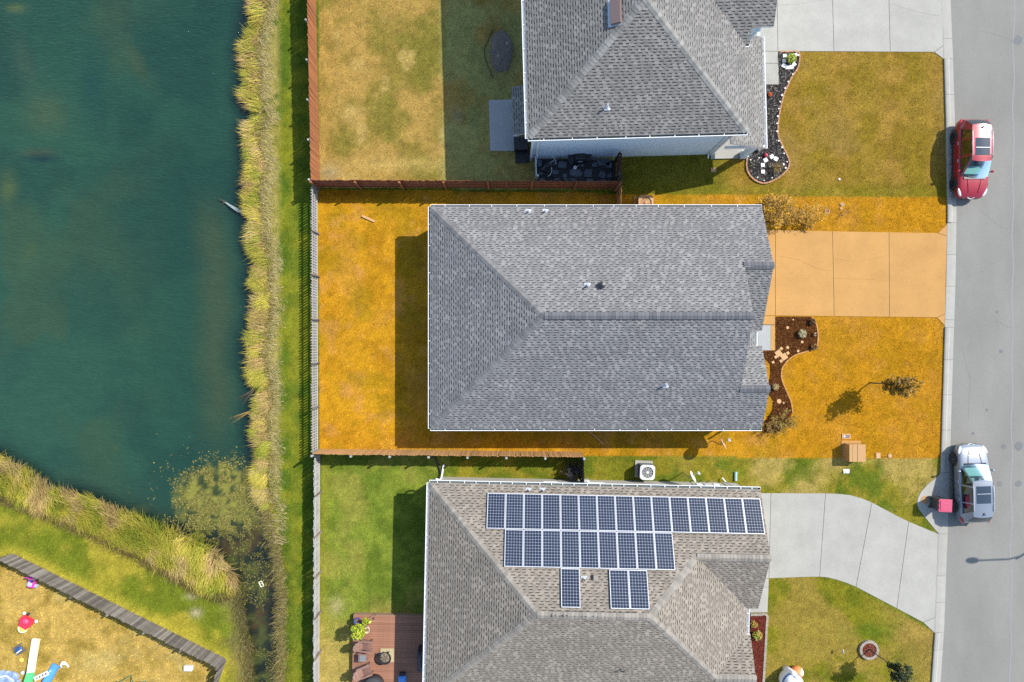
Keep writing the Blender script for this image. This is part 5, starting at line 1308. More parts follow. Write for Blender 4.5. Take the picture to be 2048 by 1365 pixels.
def twig_shrub(name, label, base, rad, h, n, tones, leafn, leafc, r, cat='shrub', z=0.0, thick=.010):
    bx_, by_ = P(*base); R = thing(name, label, cat, (bx_, by_, z)); b = MB()
    ends = []
    for i in range(n):
        a = r.uniform(0, 6.28); q = r.uniform(.35, 1) * rad; e = Vector((math.cos(a) * q, math.sin(a) * q, h * r.uniform(.5, 1)))
        mid = e * .55 + Vector((r.normal(0, .06), r.normal(0, .06), h * .12)); b.tube([(r.normal(0, .03), r.normal(0, .03), -.03), tuple(mid), tuple(e)], [thick, thick * .7, thick * .3], 4)
        ends.append((mid, e))
        for _ in range(2):
            f = mid.lerp(e, r.uniform(0, .7)); g = f + Vector((r.normal(0, .14), r.normal(0, .14), r.uniform(0, .18))); b.tube([tuple(f), tuple(g)], [thick * .5, thick * .2], 4); ends.append((f, g))
    b.build('branches', tones, R)
    if leafn:
        i = r.integers(0, len(ends), leafn); t = r.random(leafn)
        p = np.array([tuple(ends[k][0].lerp(ends[k][1], q)) for k, q in zip(i, t)]) + r.normal(0, .035, (leafn, 3))
        new_obj('foliage', leaves_mesh('foliage', p, .04, np.array(leafc)[r.integers(0, len(leafc), leafn)] * r.uniform(.7, 1.3, (leafn, 1)), r), R)
    return R
tanw = mat('bare_tan_twigs', alb(206, 164, 90), .8)
greyw = mat('bare_grey_twigs', alb(170, 160, 150), .8)
twig_shrub('bare_shrub', 'bare twiggy shrub at the lower end of the brown mulch bed', (1562, 842), .9, 1.0, 42, tanw, 700, [C(176, 150, 60), C(150, 124, 40)], tr)
twig_shrub('bare_shrub', 'second bare shrub close to the lower gable of the middle house', (1540, 852), .6, .9, 30, tanw, 250, [C(150, 120, 50)], tr)
twig_shrub('dead_bush', 'dark netted bush against the charcoal fence', (1143, 937), .55, 1.1, 36, greyw, 1500, [(.03, .028, .03), (.05, .045, .045), (.02, .02, .025)], tr)
twig_shrub('ornamental_grass', 'dry fountain grass in the rounded end of the black mulch bed', (1552, 338), .45, .5, 44, tanw, 60, [C(150, 130, 70)], tr, 'plant', .04, .007)
twig_shrub('seedling', 'spindly seedling on the amber lawn above the driveway', (1682, 426), .35, .5, 8, greyw, 12, [C(130, 90, 40)], tr, 'plant', 0, .008)
def plant(label, base, rad, h, n, tones, z=.05, leaf=.06, name='garden_plant'):
    bx_, by_ = P(*base); R = thing(name, label, 'plant', (bx_, by_, z))
    p = tr.normal(0, 1, (n, 3)); p /= np.linalg.norm(p, axis=1)[:, None]; p *= tr.random((n, 1)) ** .45; p = p * np.array([rad, rad, h / 2]) + np.array([0, 0, h / 2])
    b = MB(); 
    for i in range(5): b.tube([(0, 0, -.04), (tr.normal(0, rad * .4), tr.normal(0, rad * .4), h * .7)], [.012, .005], 4)
    b.build('stem', M['bark'], R)
    new_obj('foliage', leaves_mesh('foliage', p, leaf, np.array(tones)[tr.integers(0, len(tones), n)] * tr.uniform(.7, 1.3, (n, 1)), tr), R)
    return R
LIME = [C(190, 200, 60), C(150, 170, 50), C(210, 214, 90), C(110, 130, 40)]
plant('lime green plant ringed by white pavers in the black mulch bed', (1579, 121), .30, .45, 420, LIME)
plant('orange red flower clump near the short walkway', (1538, 191), .12, .22, 120, [C(226, 90, 40), C(240, 120, 60), C(180, 70, 40)], leaf=.045)
plant('small orange flower clump half under the porch roof', (1530, 242), .09, .2, 70, [C(226, 90, 40), C(180, 70, 40)], leaf=.04)
plant('small grey plant at the corner of the porch in the black mulch', (1516, 300), .12, .25, 90, [C(170, 170, 160), C(120, 120, 110)])
plant('pale succulent clump in the middle of the brown mulch bed', (1601, 668), .24, .34, 420, [C(206, 190, 150), C(176, 170, 120), C(150, 140, 100)], leaf=.075)
plant('dark leafed clump at the upper right corner of the brown mulch bed', (1622, 644), .18, .3, 200, [C(110, 66, 34), C(80, 50, 26)])
plant('small pale plant at the right side of the brown mulch bed', (1627, 669), .10, .2, 90, [C(230, 190, 140), C(110, 70, 40)])
plant('arching tan plant in the lower right corner of the brown mulch bed', (1626, 694), .20, .3, 160, [C(190, 140, 80), C(120, 76, 40), C(90, 56, 30)])
plant('round pale green clump in the narrow part of the brown mulch bed', (1549, 774), .19, .28, 320, [C(200, 170, 110), C(170, 150, 90)])
plant('yellow green plant by the porch post of the lower house', (1512, 1268), .28, .4, 360, LIME + [C(210, 120, 60)])
plant('yellow flowering plant at the top of the red mulch strip', (1505, 1246), .2, .35, 220, [C(220, 180, 80), C(200, 110, 60), C(150, 150, 60)])
plant('little dark plant lower in the red mulch strip', (1519, 1276), .09, .2, 70, [C(90, 80, 50)])

# ================================================================== pavers, stones, ornaments in the beds
def stones(parent, items, mt, name='paver', z=.05, h=.05, round_=False):
    for it in items:
        x, y, s = it[:3]; rz = it[3] if len(it) > 3 else 0
        b = MB()
        if round_: b.lathe([(s / 2, 0), (s / 2, h * .8), (s / 2 * .85, h), (.001, h)], n=14)
        else: b.box((0, 0, h / 2), (s, s, h))
        b.build(name, mt, parent, loc=(*P(x, y), z), rot=(random.uniform(-.03, .03), random.uniform(-.03, .03), rz), bevel=.006)
stones(BT, [(1568.5, 113.5, .21, .1), (1567.5, 123, .21, .1), (1566.5, 132.5, .23, -.5), (1574, 136, .23, -.1), (1581.5, 135.5, .23, .2), (1587, 130, .22, .6), (1591, 110.5, .16, .4)], M['paver_white'])
stones(BT, [(1542.7, 314.5, .24, .5), (1551, 319, .24, -.5), (1530.3, 321.3, .24, .5), (1524.6, 331.2, .22, .1), (1525, 344.5, .22, .0)], M['paver_white'])
edge_st = [(1595, 112), (1584, 150), (1575, 165), (1569, 178), (1563, 192), (1559, 205), (1556.5, 219), (1554.5, 234), (1553, 248), (1553, 264), (1556, 283), (1563, 296), (1567, 308), (1573, 325), (1570, 337), (1543, 357), (1527, 362), (1514, 356), (1500, 321), (1517, 317), (1566, 330)]
stones(BT, [(x, y, random.uniform(.06, .11), random.random()) for x, y in edge_st], M['paver_white'], 'white_stone', h=.06)
stones(BC, [(1556, 707, .36, .6), (1567, 714, .36, .6)], M['paver_tan']); stones(BC, [(1561.5, 697.5, .17, .6), (1550.5, 714.5, .17, .6), (1561, 722.5, .17, .6), (1574.5, 706.5, .17, .6), (1545, 725, .15, .5)], M['paver_tan'])
stones(BC, [(1574, 656, .18), (1603, 684.5, .17), (1574, 695.5, .19), (1595, 702.5, .17), (1585, 640, .10)], M['paver_tan'], 'round_stone', round_=True)
stones(BC, [(1557, 803, .28), (1566, 806, .12)], M['paver_tan'], 'round_stone', round_=True)
rb = thing('garden_ball', 'shiny red garden ball on the black mulch', 'garden ornament', (*P(1530, 312), .05)); b = MB(); b.ellipsoid((0, 0, .11), (.11, .11, .11)); b.build('ball', M['plast_red'], rb, smooth=True); b = MB(); b.lathe([(.07, 0), (.05, .03), (.03, .04)], n=12); b.build('stand', M['black_metal'], rb)
# tree ring
ring = thing('tree_ring', 'round ring of pale stone blocks filled with red mulch', 'tree ring', (*P(1736.5, 1299), 0))
sb = MB(); sb.box((0, 0, .07), (.135, .155, .16)); sme = sb.mesh('stone_block', M['stone_pale'])
for i in range(23):
    a = i * 2 * math.pi / 23; o = new_obj('stone_block', sme, ring, (.50 * math.cos(a), .50 * math.sin(a), random.uniform(-.006, .006)), (0, 0, a + math.pi / 2))
b = MB(); b.lathe([(.44, .02), (.40, .09), (.001, .11)], n=24, col=C(150, 78, 62)); b.build('mulch', M['mulch_brown'], ring)
n = 420; a = tr.uniform(0, 6.28, n); q = .42 * np.sqrt(tr.random(n)); tag(new_obj('bark_chips', leaves_mesh('bark_chips', np.stack([q * np.cos(a), q * np.sin(a), .12 + tr.uniform(-.01, .02, n)], 1), .035, np.array([C(176, 100, 80), C(140, 70, 56), C(196, 130, 106), C(100, 50, 40)])[tr.integers(0, 4, n)], tr, .9, M['mulch_brown']), ring), kind='stuff')

# ================================================================== street and utility things
def bin_(loc, rz):
    R = thing('wheeled_bin', 'dark wheeled bin with a bright pink lid standing by the silver car', 'trash bin', loc, rz)
    b = MB(); b.box((0, 0, .50), (.60, .66, .92), taper=1.14); b.build('bin_body', M['bin_dark'], R, bevel=.03)
    b = MB(); b.box((.02, 0, 1.0), (.76, .74, .05)); b.box((.02, 0, 1.035), (.62, .60, .035)); b.box((.04, .10, 1.055), (.42, .05, .012)); b.box((.04, -.10, 1.055), (.42, .05, .012)); lid_ = b.build('lid', M['lid_pink'], R, bevel=.02)
    b = MB(); b.tube([(-.36, -.24, .98), (-.42, -.24, .98), (-.42, .24, .98), (-.36, .24, .98)], .018, 6); b.build('handle', M['bin_dark'], R)
    for s in (-.26, 0, .26):
        b = MB(); b.box((-.375, s, 1.0), (.05, .07, .06)); b.build('hinge', M['lid_pink'], lid_)
    for s in (1, -1):
        b = MB(); b.lathe([(.001, -.03), (.13, -.03), (.13, .03), (.001, .03)], n=18); b.build('wheel', M['tyre'], R, loc=(-.30, s * .30, .13), rot=(math.pi / 2, 0, 0))
bin_((*P(1868.5, 1003.5), .03), -.05)
U_ = thing('utility_cabinet', 'tan steel utility cabinet on the amber front lawn', 'utility box', (*P(1702, 902.5), 0))
b = MB(); b.box((0, 0, .36), (.92, .98, .74)); b.build('cabinet_body', M['tan_box'], U_, bevel=.02)
b = MB(); b.box((0, 0, .75), (.96, 1.02, .06)); b.box((0, .0, .785), (.02, 1.0, .014), m=1); b.box((-.3, 0, .783), (.012, 1.0, .01), m=1); b.build('cabinet_lid', [M['tan_box'], mat('cabinet_seam', alb(150, 100, 50), .6)], U_, bevel=.008)
b = MB(); b.prism([(-.58, -.62), (.58, -.62), (.58, .62), (-.58, .62)], -.03, .03); b.build('concrete_pad', M['tan_concrete'], U_)
def cover(label, px, py, w, d, mt, kind='box', rz=0.0):
    R = thing('utility_cover', label, 'utility cover', (*P(px, py), 0), rz); b = MB()
    if kind == 'box': b.prism([(-w / 2, -d / 2), (w / 2, -d / 2), (w / 2, d / 2), (-w / 2, d / 2)], -.02, .05)
    else: b.lathe([(w / 2, -.02), (w / 2, .045), (w / 2 * .8, .055), (.001, .055)], n=20)
    b.build('rim', mt, R)
    return R
c_ = cover('dark water meter cover set in a tan frame on the amber lawn', 1692, 873, .50, .30, M['paver_tan']); b = MB(); b.box((0.02, 0, .055), (.36, .20, .012)); b.build('lid', M['brown_metal'], c_); b = MB(); b.lathe([(.06, .05), (.05, .072), (.001, .075)], (-.12, 0, 0), n=12); b.build('knob', M['paver_white'], c_)
c_ = cover('square tan cover right of the utility cabinet', 1755.5, 911.5, .30, .36, M['concrete_tan_lid']); b = MB(); b.box((0, 0, .056), (.22, .28, .012)); b.build('lid', M['paver_tan'], c_)
c_ = cover('round tan cover near the lower right corner of the amber lawn', 1779, 912, .28, .28, M['concrete_tan_lid'], 'round'); b = MB(); b.lathe([(.09, .05), (.09, .064), (.001, .066)], n=16); b.build('lid', M['paver_tan'], c_)
c_ = cover('square tan box lid on the shaded grass near the upper porch', 1426.6, 340.5, .32, .26, M['concrete_tan_lid']); b = MB(); b.lathe([(.04, .05), (.03, .07), (.001, .07)], n=10); b.build('knob', M['paver_white'], c_)
c_ = cover('round white cleanout cap on the olive upper lawn', 1678, 359, .13, .13, M['plast_white'], 'round'); b = MB(); b.lathe([(.035, .05), (.03, .075), (.001, .075)], n=10); b.build('plug', M['pvc'], c_)
c_ = cover('open square white frame on the amber strip above the driveway', 1684, 409.5, .20, .20, M['paver_tan'], 'box', .5); b = MB(); b.box((0, 0, .052), (.12, .12, .01)); b.build('lid', M['brown_metal'], c_)
c_ = cover('small round pale cap beside the open square frame', 1681, 417.5, .16, .16, M['paver_tan'], 'round'); b = MB(); b.lathe([(.04, .05), (.04, .066), (.001, .066)], n=12); b.build('plug', M['concrete_tan_lid'], c_)
pr_ = thing('planter_ring', 'small pale ring of soil on the amber strip above the driveway', 'planter', (*P(1653.5, 424), 0))
b = MB(); b.lathe([(.15, 0), (.15, .09), (.11, .09), (.11, .03)], n=20); b.build('ring', M['paver_tan'], pr_); b = MB(); b.lathe([(.11, .0), (.11, .06), (.001, .07)], n=16); b.build('soil', M['potsoil'], pr_)
pp_ = thing('paper_scrap', 'crumpled white paper scrap on the yellow strip below the utility cabinet', 'litter', (*P(1692, 942), 0))
b = MB(); r_ = np.random.default_rng(3); gr_ = [(i * .09 - .18, j * .08 - .14, .03 + abs(r_.normal(0, .025))) for i in range(5) for j in range(4)]
b.add(gr_, [(i * 4 + j, (i + 1) * 4 + j, (i + 1) * 4 + j + 1, i * 4 + j + 1) for i in range(4) for j in range(3)]); b.build('paper', M['plast_white'], pp_)

def dish(label, base, mt, post):
    R = thing('satellite_dish', label, 'satellite dish', (*P(*base), 0))
    az = math.atan2(.49, .87); el = math.radians(18)
    b = MB(); b.tube([(0, 0, -.05), (0, 0, 1.45), (.06, .03, 1.62)], .028, 8); b.build('mast', post, R, smooth=True)
    nrm = Vector((math.cos(az) * math.cos(el), math.sin(az) * math.cos(el), math.sin(el))); Rm = nrm.to_track_quat('Z', 'Y').to_matrix()
    b = MB(); prof_ = [(.001, 0), (.14, .012), (.27, .05), (.36, .085), (.37, .095), (.36, .10), (.27, .062), (.14, .024), (.001, .012)]
    b.lathe(prof_, n=28); b.v = [tuple(Rm @ Vector((q[0] * .92, q[1] * 1.05, q[2])) + Vector((.09, .05, 1.68))) for q in b.v]; b.build('reflector', mt, R, smooth=True)
    tip = Vector((.09, .05, 1.68)) + nrm * .52 + Vector((0, 0, -.18))
    b = MB(); b.tube([(.08, .04, 1.42), tuple(tip - Vector((0, 0, .06))), tuple(tip)], .014, 6); b.build('feed_arm', post, R)
    b = MB(); b.bar(tip - nrm * .08, tip + nrm * .06, .07, .10); b.box(tip, (.05, .22, .06), rz=az); b.build('feed_horn', M['ac'], R)
dish('grey satellite dish on a mast by the wall of the lower house', (1365.5, 945.5), M['dish'], M['galv'])
dish('tan satellite dish on a mast on the amber strip', (1424, 882), M['dish_tan'], M['tan_wood'])
def ac_unit(label, base, body, top, rz):
    R = thing('air_conditioner', label, 'air conditioner', (*P(*base), 0), rz)
    b = MB(); b.box((-.06, .04, .03), (1.05, 1.0, .08)); b.build('pad', M['concrete'] if top is M['ac'] else M['tan_concrete'], R)
    b = MB(); b.box((0, 0, .47), (.80, .80, .78)); b.build('coil_casing', body, R, bevel=.08)
    b = MB()
    for i in range(9): b.box((0, 0, .14 + i * .085), (.815, .815, .014))
    b.build('louvre', M['ac_dark'], R, bevel=.006)
    b = MB(); n = 40; vs = []; fs = []
    for i in range(n):
        a = 2 * math.pi * i / n; s = 1 / max(abs(math.cos(a)), abs(math.sin(a))); s = min(s, 1.22) * .44
        vs += [(s * math.cos(a), s * math.sin(a), .86), (s * math.cos(a), s * math.sin(a), .93), (.335 * math.cos(a), .335 * math.sin(a), .935), (.32 * math.cos(a), .32 * math.sin(a), .88)]
    for i in range(n):
        j = (i + 1) % n
        for k in range(3): fs.append((i * 4 + k, j * 4 + k, j * 4 + k + 1, i * 4 + k + 1))
    b.add(vs, fs); b.build('top_cover', top, R)
    b = MB(); b.lathe([(.32, .80), (.001, .80)], n=24); b.build('fan_well', M['ac_dark'], R)
    for i in range(4):
        a = i * math.pi / 2 + .4; b = MB(); c, s = math.cos(a), math.sin(a)
        b.add([(c * .06 - s * .03, s * .06 + c * .03, .84), (c * .29 - s * .10, s * .29 + c * .10, .82), (c * .30 + s * .08, s * .30 - c * .08, .86), (c * .07 + s * .05, s * .07 - c * .05, .86)], [(0, 1, 2, 3)]); b.build('fan_blade', M['galv'], R)
    b = MB()
    for i in range(10):
        a = i * math.pi / 5; b.bar((.07 * math.cos(a), .07 * math.sin(a), .93), (.335 * math.cos(a), .335 * math.sin(a), .93), .012, .012)
    for q in (.16, .25): b.tube([(q * math.cos(t), q * math.sin(t), .93) for t in np.linspace(0, 2 * math.pi, 25)], .006, 5, caps=False)
    b.lathe([(.085, .92), (.08, .945), (.001, .95)], n=16); b.build('fan_guard', top, R)
ac_unit('grey air conditioner with a round fan between the middle and lower houses', (1289, 939.5), M['ac_grey'], M['ac'], -.04)
ac_unit('tan air conditioner tucked under the upper gutter of the middle house', (1286, 412), M['ac_tan'], M['ac_tan'], 0)
# corrugated drain hose, drain extension, plank, pole
b = MB(); hose = thing('drain_hose', 'black corrugated drain hose joined to the downspout of the lower house', 'hose', (*P(880, 945), 0))
pth = [(881, 948, .09), (881.5, 943, .08), (879, 936, .07), (875, 926, .07), (870, 915, .07), (866, 910, .06)]
pts = [(*(np.array(P(x, y)) - np.array(P(880, 945))), z) for x, y, z in pth]; q = []
for i in range(len(pts) - 1):
    for t in np.linspace(0, 1, 8, endpoint=False): q.append(tuple(np.array(pts[i]) * (1 - t) + np.array(pts[i + 1]) * t))
b.tube(q, [.065 if i % 2 else .05 for i in range(len(q))], 8); b.build('hose', M['black_plastic'], hose)
ex = thing('drain_extension', 'pale green drain extension on the grass at the upper right corner of the lower house', 'drain pipe', (*P(1470.5, 953), 0))
b = MB(); b.tube([(0, -.25, .08), (0, 0, .07), (.02, .28, .05)], [.085, .085, .095], 10); b.build('pipe', mat('pale_green_pipe', (.25, .42, .40), .6), ex)
pk = thing('wooden_plank', 'loose wooden plank lying on the amber back lawn', 'plank', (*P(737, 438), 0)); b = MB(); b.box((0, 0, .06), (.82, .13, .04)); o = b.build('board', M['paver_tan'], pk, rot=(0, .04, -.42))
pk = thing('wooden_pole', 'thin pale pole lying beside the lower wall of the middle house', 'pole', (*P(1190, 874), 0)); b = MB(); b.tube([(-.45, .42, .07), (.48, -.40, .06)], .035, 8); b.build('pole', M['paver_tan'], pk)
# street lamp (stands across the road; only its shadow falls in view)
sl_ = thing('street_lamp', 'tall street lamp across the road whose shadow lies on the asphalt', 'street lamp', (27.05 + 10.0, -9.0 + .05, 0))
b = MB(); b.tube([(0, 0, 0), (0, 0, 8.0)], [.09, .06], 10); b.build('pole', M['galv'], sl_)
b = MB(); b.tube([(0, 0, 7.7), (-.5, -.05, 7.95), (-2.3, -.10, 8.0)], .05, 8); b.build('arm', M['galv'], sl_)
b = MB(); b.ellipsoid((-2.65, -.1, 8.0), (.40, .19, .10)); b.build('lamp_head', M['galv'], sl_)
# ================================================================== deck and what stands on it
DZ = .36
dx0, dy0 = P(708, 1230.5, DZ); dx1 = P(878, 1230, DZ)[0]; dy1 = P(708, 1470, DZ)[1]
dk = thing('deck', 'red brown timber deck behind the lower house', 'deck', (dx0, dy0, 0), RB)
bw = .14; Ld = dx1 - dx0
m = MB(); m.box((Ld / 2, -bw / 2, DZ - .016), (Ld, bw - .010, .032)); bme = m.mesh('deck_board', M['deck'])
for i in range(48): new_obj('deck_board', bme, dk, (random.uniform(-.008, .008), -i * bw, random.uniform(-.002, .002)))
m = MB(); m.box((Ld / 2, .014, DZ / 2), (Ld + .06, .03, DZ - .0)); m.box((-.016, -3.4, DZ / 2), (.03, 6.8, DZ)); m.build('deck_fascia', M['deck_edge'], dk)
m = MB()
for i in range(9): m.box((.05 + i * (Ld - .1) / 8, -3.4, DZ - .09), (.045, 6.7, .10))
m.build('deck_joist', M['dark_wood'], dk)

def adirondack(label, px, py, rz):
    R = thing('garden_chair', label, 'chair', (*P(px, py, DZ + .4), DZ), rz, group='slatted garden chairs on the deck')
    for i in range(6):
        t = i / 5; m = MB(); m.box((0, 0, 0), (.082, .54, .022)); m.build('seat_slat', M['chair_wood'], R, loc=(.30 - t * .52, 0, .40 - t * .12), rot=(0, -.22, 0))
    for i in range(5):
        y = (i - 2) * .112; h = .80 - abs(i - 2) ** 2 * .035; m = MB(); m.box((0, 0, h / 2), (.022, .104, h)); m.build('back_slat', M['chair_wood'], R, loc=(-.22, y, .26), rot=(0, -.58, (i - 2) * .03))
    for s in (1, -1):
        m = MB(); m.prism([(-.46, s * .28 - .04), (.34, s * .28 - .05), (.38, s * .30), (.34, s * .30 + .07), (-.46, s * .28 + .05)], .52, .545); m.build('arm', M['chair_wood'], R, bevel=.006)
        m = MB(); m.box((.30, s * .29, .26), (.09, .03, .52)); m.build('leg', M['chair_wood'], R)
        m = MB(); m.bar((.34, s * .26, .34), (-.62, s * .25, .02), .03, .10); m.build('leg', M['chair_wood'], R)
    m = MB(); m.bar((-.40, -.28, .52), (-.40, .28, .52), .03, .06); m.bar((-.52, -.24, .74), (-.52, .24, .74), .022, .06); m.build('back_rail', M['chair_wood'], R)
adirondack('brown slatted garden chair nearer the lime potted shrub', 732, 1293, -.10)
adirondack('brown slatted garden chair below the small grey topped table', 731, 1343, .36)
tb = thing('side_table', 'small square side table with a grey top between the garden chairs', 'table', (*P(725, 1317, DZ + .45), DZ), -.03)
m = MB(); m.box((0, 0, .44), (.48, .46, .03)); m.build('table_frame', M['chair_wood'], tb); m = MB(); m.box((.02, 0, .4665), (.36, .36, .022)); m.build('table_top', mat('grey_table_top', alb(160, 162, 160), .4), tb)
for sx_ in (1, -1):
    for sy_ in (1, -1): m = MB(); m.box((sx_ * .21, sy_ * .20, .21), (.045, .045, .43)); m.build('leg', M['chair_wood'], tb)
pv = thing('paver_slab', 'square cream paver slab under the fire pit', 'paver', (*P(774.5, 1310.5, DZ), DZ)); m = MB(); m.box((0, 0, .025), (.80, .80, .05)); m.build('slab', mat('cream_paver', alb(226, 208, 160), .8, var=.08, scale=8), pv, bevel=.01)
fp_ = thing('fire_pit', 'round black fire pit full of ash on the cream paver', 'fire pit', (*P(770.5, 1315.5, DZ + .3), DZ + .05))
m = MB(); m.lathe([(.14, .10), (.28, .20), (.345, .36), (.37, .365), (.37, .38), (.33, .38), (.27, .24), (.001, .20)], n=28); m.build('bowl', M['black_metal'], fp_, smooth=False)
m = MB(); m.lathe([(.29, .27), (.20, .30), (.001, .315)], n=22); m.build('ash', M['ash'], fp_)
for i in range(6):
    a = i * 1.05 + .3; m = MB(); m.tube([(.05 * math.cos(a), .05 * math.sin(a), .31), (.22 * math.cos(a + .5), .22 * math.sin(a + .5), .34)], .025, 6); m.build('charred_log', M['bark'], fp_)
for i in range(3):
    a = i * 2.09 + .9; m = MB(); m.bar((.26 * math.cos(a), .26 * math.sin(a), .26), (.32 * math.cos(a), .32 * math.sin(a), .0), .035); m.build('leg', M['black_metal'], fp_)
for a in (1.2, 2.4):
    m = MB(); m.box((.40 * math.cos(a), .40 * math.sin(a), .37), (.07, .10, .03), rz=a); m.build('handle', M['black_metal'], fp_)
lr = thing('fire_pit_rim_shadow', 'dark ring modelled as the shadow of the fire pit rim, left of it on the deck', 'ring', (*P(761, 1318.5, DZ), DZ)); m = MB(); m.tube([(.34 * math.cos(t), .34 * math.sin(t), .02) for t in np.linspace(0, 2 * math.pi, 33)], .018, 6, caps=False); m.build('ring', M['black_metal'], lr); m = MB(); m.tube([(-.05, -.33, .02), (.05, .33, .02)], .008, 5); m.build('cross_bar', M['black_metal'], lr)  # tube ring stands in for the bowl rim's shadow on the boards
def pot(label, px, py, r_, h, mt, soil='potsoil'):
    R = thing('plant_pot', label, 'plant pot', (*P(px, py, DZ + h), DZ)); m = MB(); m.lathe([(r_ * .62, 0), (r_ * .9, h * .55), (r_ * .95, h - .04), (r_ * 1.06, h - .04), (r_ * 1.06, h), (r_ * .92, h), (r_ * .9, h - .06)], n=22); m.build('pot', mt, R, smooth=False)
    m = MB(); m.lathe([(r_ * .9, h - .08), (r_ * .5, h - .05), (.001, h - .045)], n=18); m.build('soil', M[soil], R); return R
pot('blue glazed pot at the corner of the deck', 714, 1243.5, .175, .36, M['pot_blue']); pot('dark pot with an orange rim beside the blue pot', 729, 1247.5, .16, .32, M['pot_dark']); pot('cream pot with orange soil right of the lime shrub', 733, 1261.5, .17, .34, M['pot_cream'])
pot('black pot hidden under the lime green shrub', 713, 1262, .18, .36, M['black_plastic'])
lx, ly = P(716, 1263, DZ + 1.0)
sh_ = thing('potted_shrub', 'bright lime green shrub growing in a pot on the deck', 'shrub', (lx, ly, DZ + .30))
m = MB(); 
for i in range(7): m.tube([(0, 0, -.05), (tr.normal(0, .12), tr.normal(0, .12), .4), (tr.normal(0, .3), tr.normal(0, .3), .85)], [.018, .012, .005], 5)
m.build('stem', M['bark'], sh_)
n = 520; p = tr.normal(0, 1, (n, 3)); p /= np.linalg.norm(p, axis=1)[:, None]; p *= tr.random((n, 1)) ** .5; p = p * np.array([.45, .45, .45]) + np.array([-.02, -.02, .7])
p2 = tr.normal(0, .09, (90, 3)) + np.array([.42, .48, .45]); p = np.concatenate([p, p2])
new_obj('foliage', leaves_mesh('foliage', p, .085, np.array([C(206, 214, 40), C(170, 196, 44), C(226, 224, 80), C(120, 150, 36)])[tr.integers(0, 4, len(p))] * tr.uniform(.75, 1.25, (len(p), 1)), tr, .5), sh_)
st_ = thing('garden_stake', 'thin garden stake with a small round top at the upper edge of the deck', 'garden stake', (*P(752, 1227, DZ), DZ)); m = MB(); m.tube([(0, 0, 0), (0, 0, .74)], .012, 6); m.build('pole', M['black_metal'], st_); m = MB(); m.ellipsoid((0, 0, .78), (.07, .07, .04)); m.build('lamp_top', M['black_metal'], st_)
ck = thing('cool_box', 'bright blue cool box with a black lid half behind the lower frame edge', 'cool box', (*P(803.5, 1361, DZ + .35), DZ), .06); m = MB(); m.box((0, 0, .16), (.44, .40, .32)); m.build('box_body', M['plast_blue'], ck, bevel=.03); m = MB(); m.box((0, -.02, .345), (.36, .30, .05)); m.build('lid', M['plast_blue'], ck, bevel=.02); m = MB(); m.box((.03, .27, .14), (.34, .16, .28)); m.build('handle', M['black_plastic'], ck, bevel=.02)
gl = thing('covered_grill', 'grill under a dark navy cover at the edge of the roof', 'grill', (*P(845, 1321, DZ + .6), DZ)); m = MB(); m.box((0, 0, .45), (.62, 1.35, .9), taper=.86); m.build('cover', M['navy_cover'], gl, bevel=.08); m = MB(); m.ellipsoid((0, 0, .92), (.22, .5, .16)); m.build('hood', M['navy_cover'], gl, smooth=True)
rt_ = thing('round_table', 'round table under a dark grey cover at the lower frame edge', 'table', (*P(745, 1378, DZ + .7), DZ)); m = MB(); m.lathe([(.56, .05), (.60, .60), (.58, .72), (.30, .76), (.001, .78)], n=26); m.build('cover', M['grey_cover'], rt_, smooth=True); m = MB(); m.lathe([(.05, .76), (.04, .80), (.001, .81)], n=12); m.build('cap', M['plast_white'], rt_)
m = MB(); m.box((.42, .33, .755), (.16, .08, .01), rz=.3); m.build('patch', M['plast_white'], rt_)

# ================================================================== flagstone court of the upper house
ct = tag(new_obj('flagstone_court', None), kind='structure')
m = MB(); m.prism([P(x, y) for x, y in [(1073, 318), (1231, 322), (1231, 374), (1074, 372)]], -.03, .02); m.build('court_bed', M['wet_black'], ct)
fr = np.random.default_rng(14)
def flag(cx_, cy_, w, h, n=8):
    p = []
    for i in range(n):
        a = 2 * math.pi * (i + fr.uniform(-.2, .2)) / n; s = 1 / max(abs(math.cos(a)), abs(math.sin(a))) ** .7
        p.append(P(cx_ + w / 2 * math.cos(a) * s * fr.uniform(.82, 1.05), cy_ + h / 2 * math.sin(a) * s * fr.uniform(.82, 1.05)))
    m = MB(); m.prism(p, .0, .05); m.build('flagstone', M['flag'], ct, bevel=.008)
for q in [(1207, 325, 28, 16), (1190, 330, 14, 9), (1164, 331, 8, 7), (1125, 330, 20, 15), (1142, 325, 8, 7), (1152, 347, 28, 16), (1176, 347, 18, 18), (1204, 350, 14, 14), (1219, 352, 10, 10), (1111, 345, 13, 9), (1106, 327, 11, 9), (1081, 347, 12, 9), (1079, 327, 9, 14), (1130, 352, 9, 8), (1113, 359, 12, 6), (1145, 360, 16, 5), (1084, 360, 12, 6), (1131, 359, 8, 5), (1218, 331, 13, 12), (1186, 319, 12, 6), (1180, 361, 14, 5), (1206, 362, 12, 5)]: flag(*q)
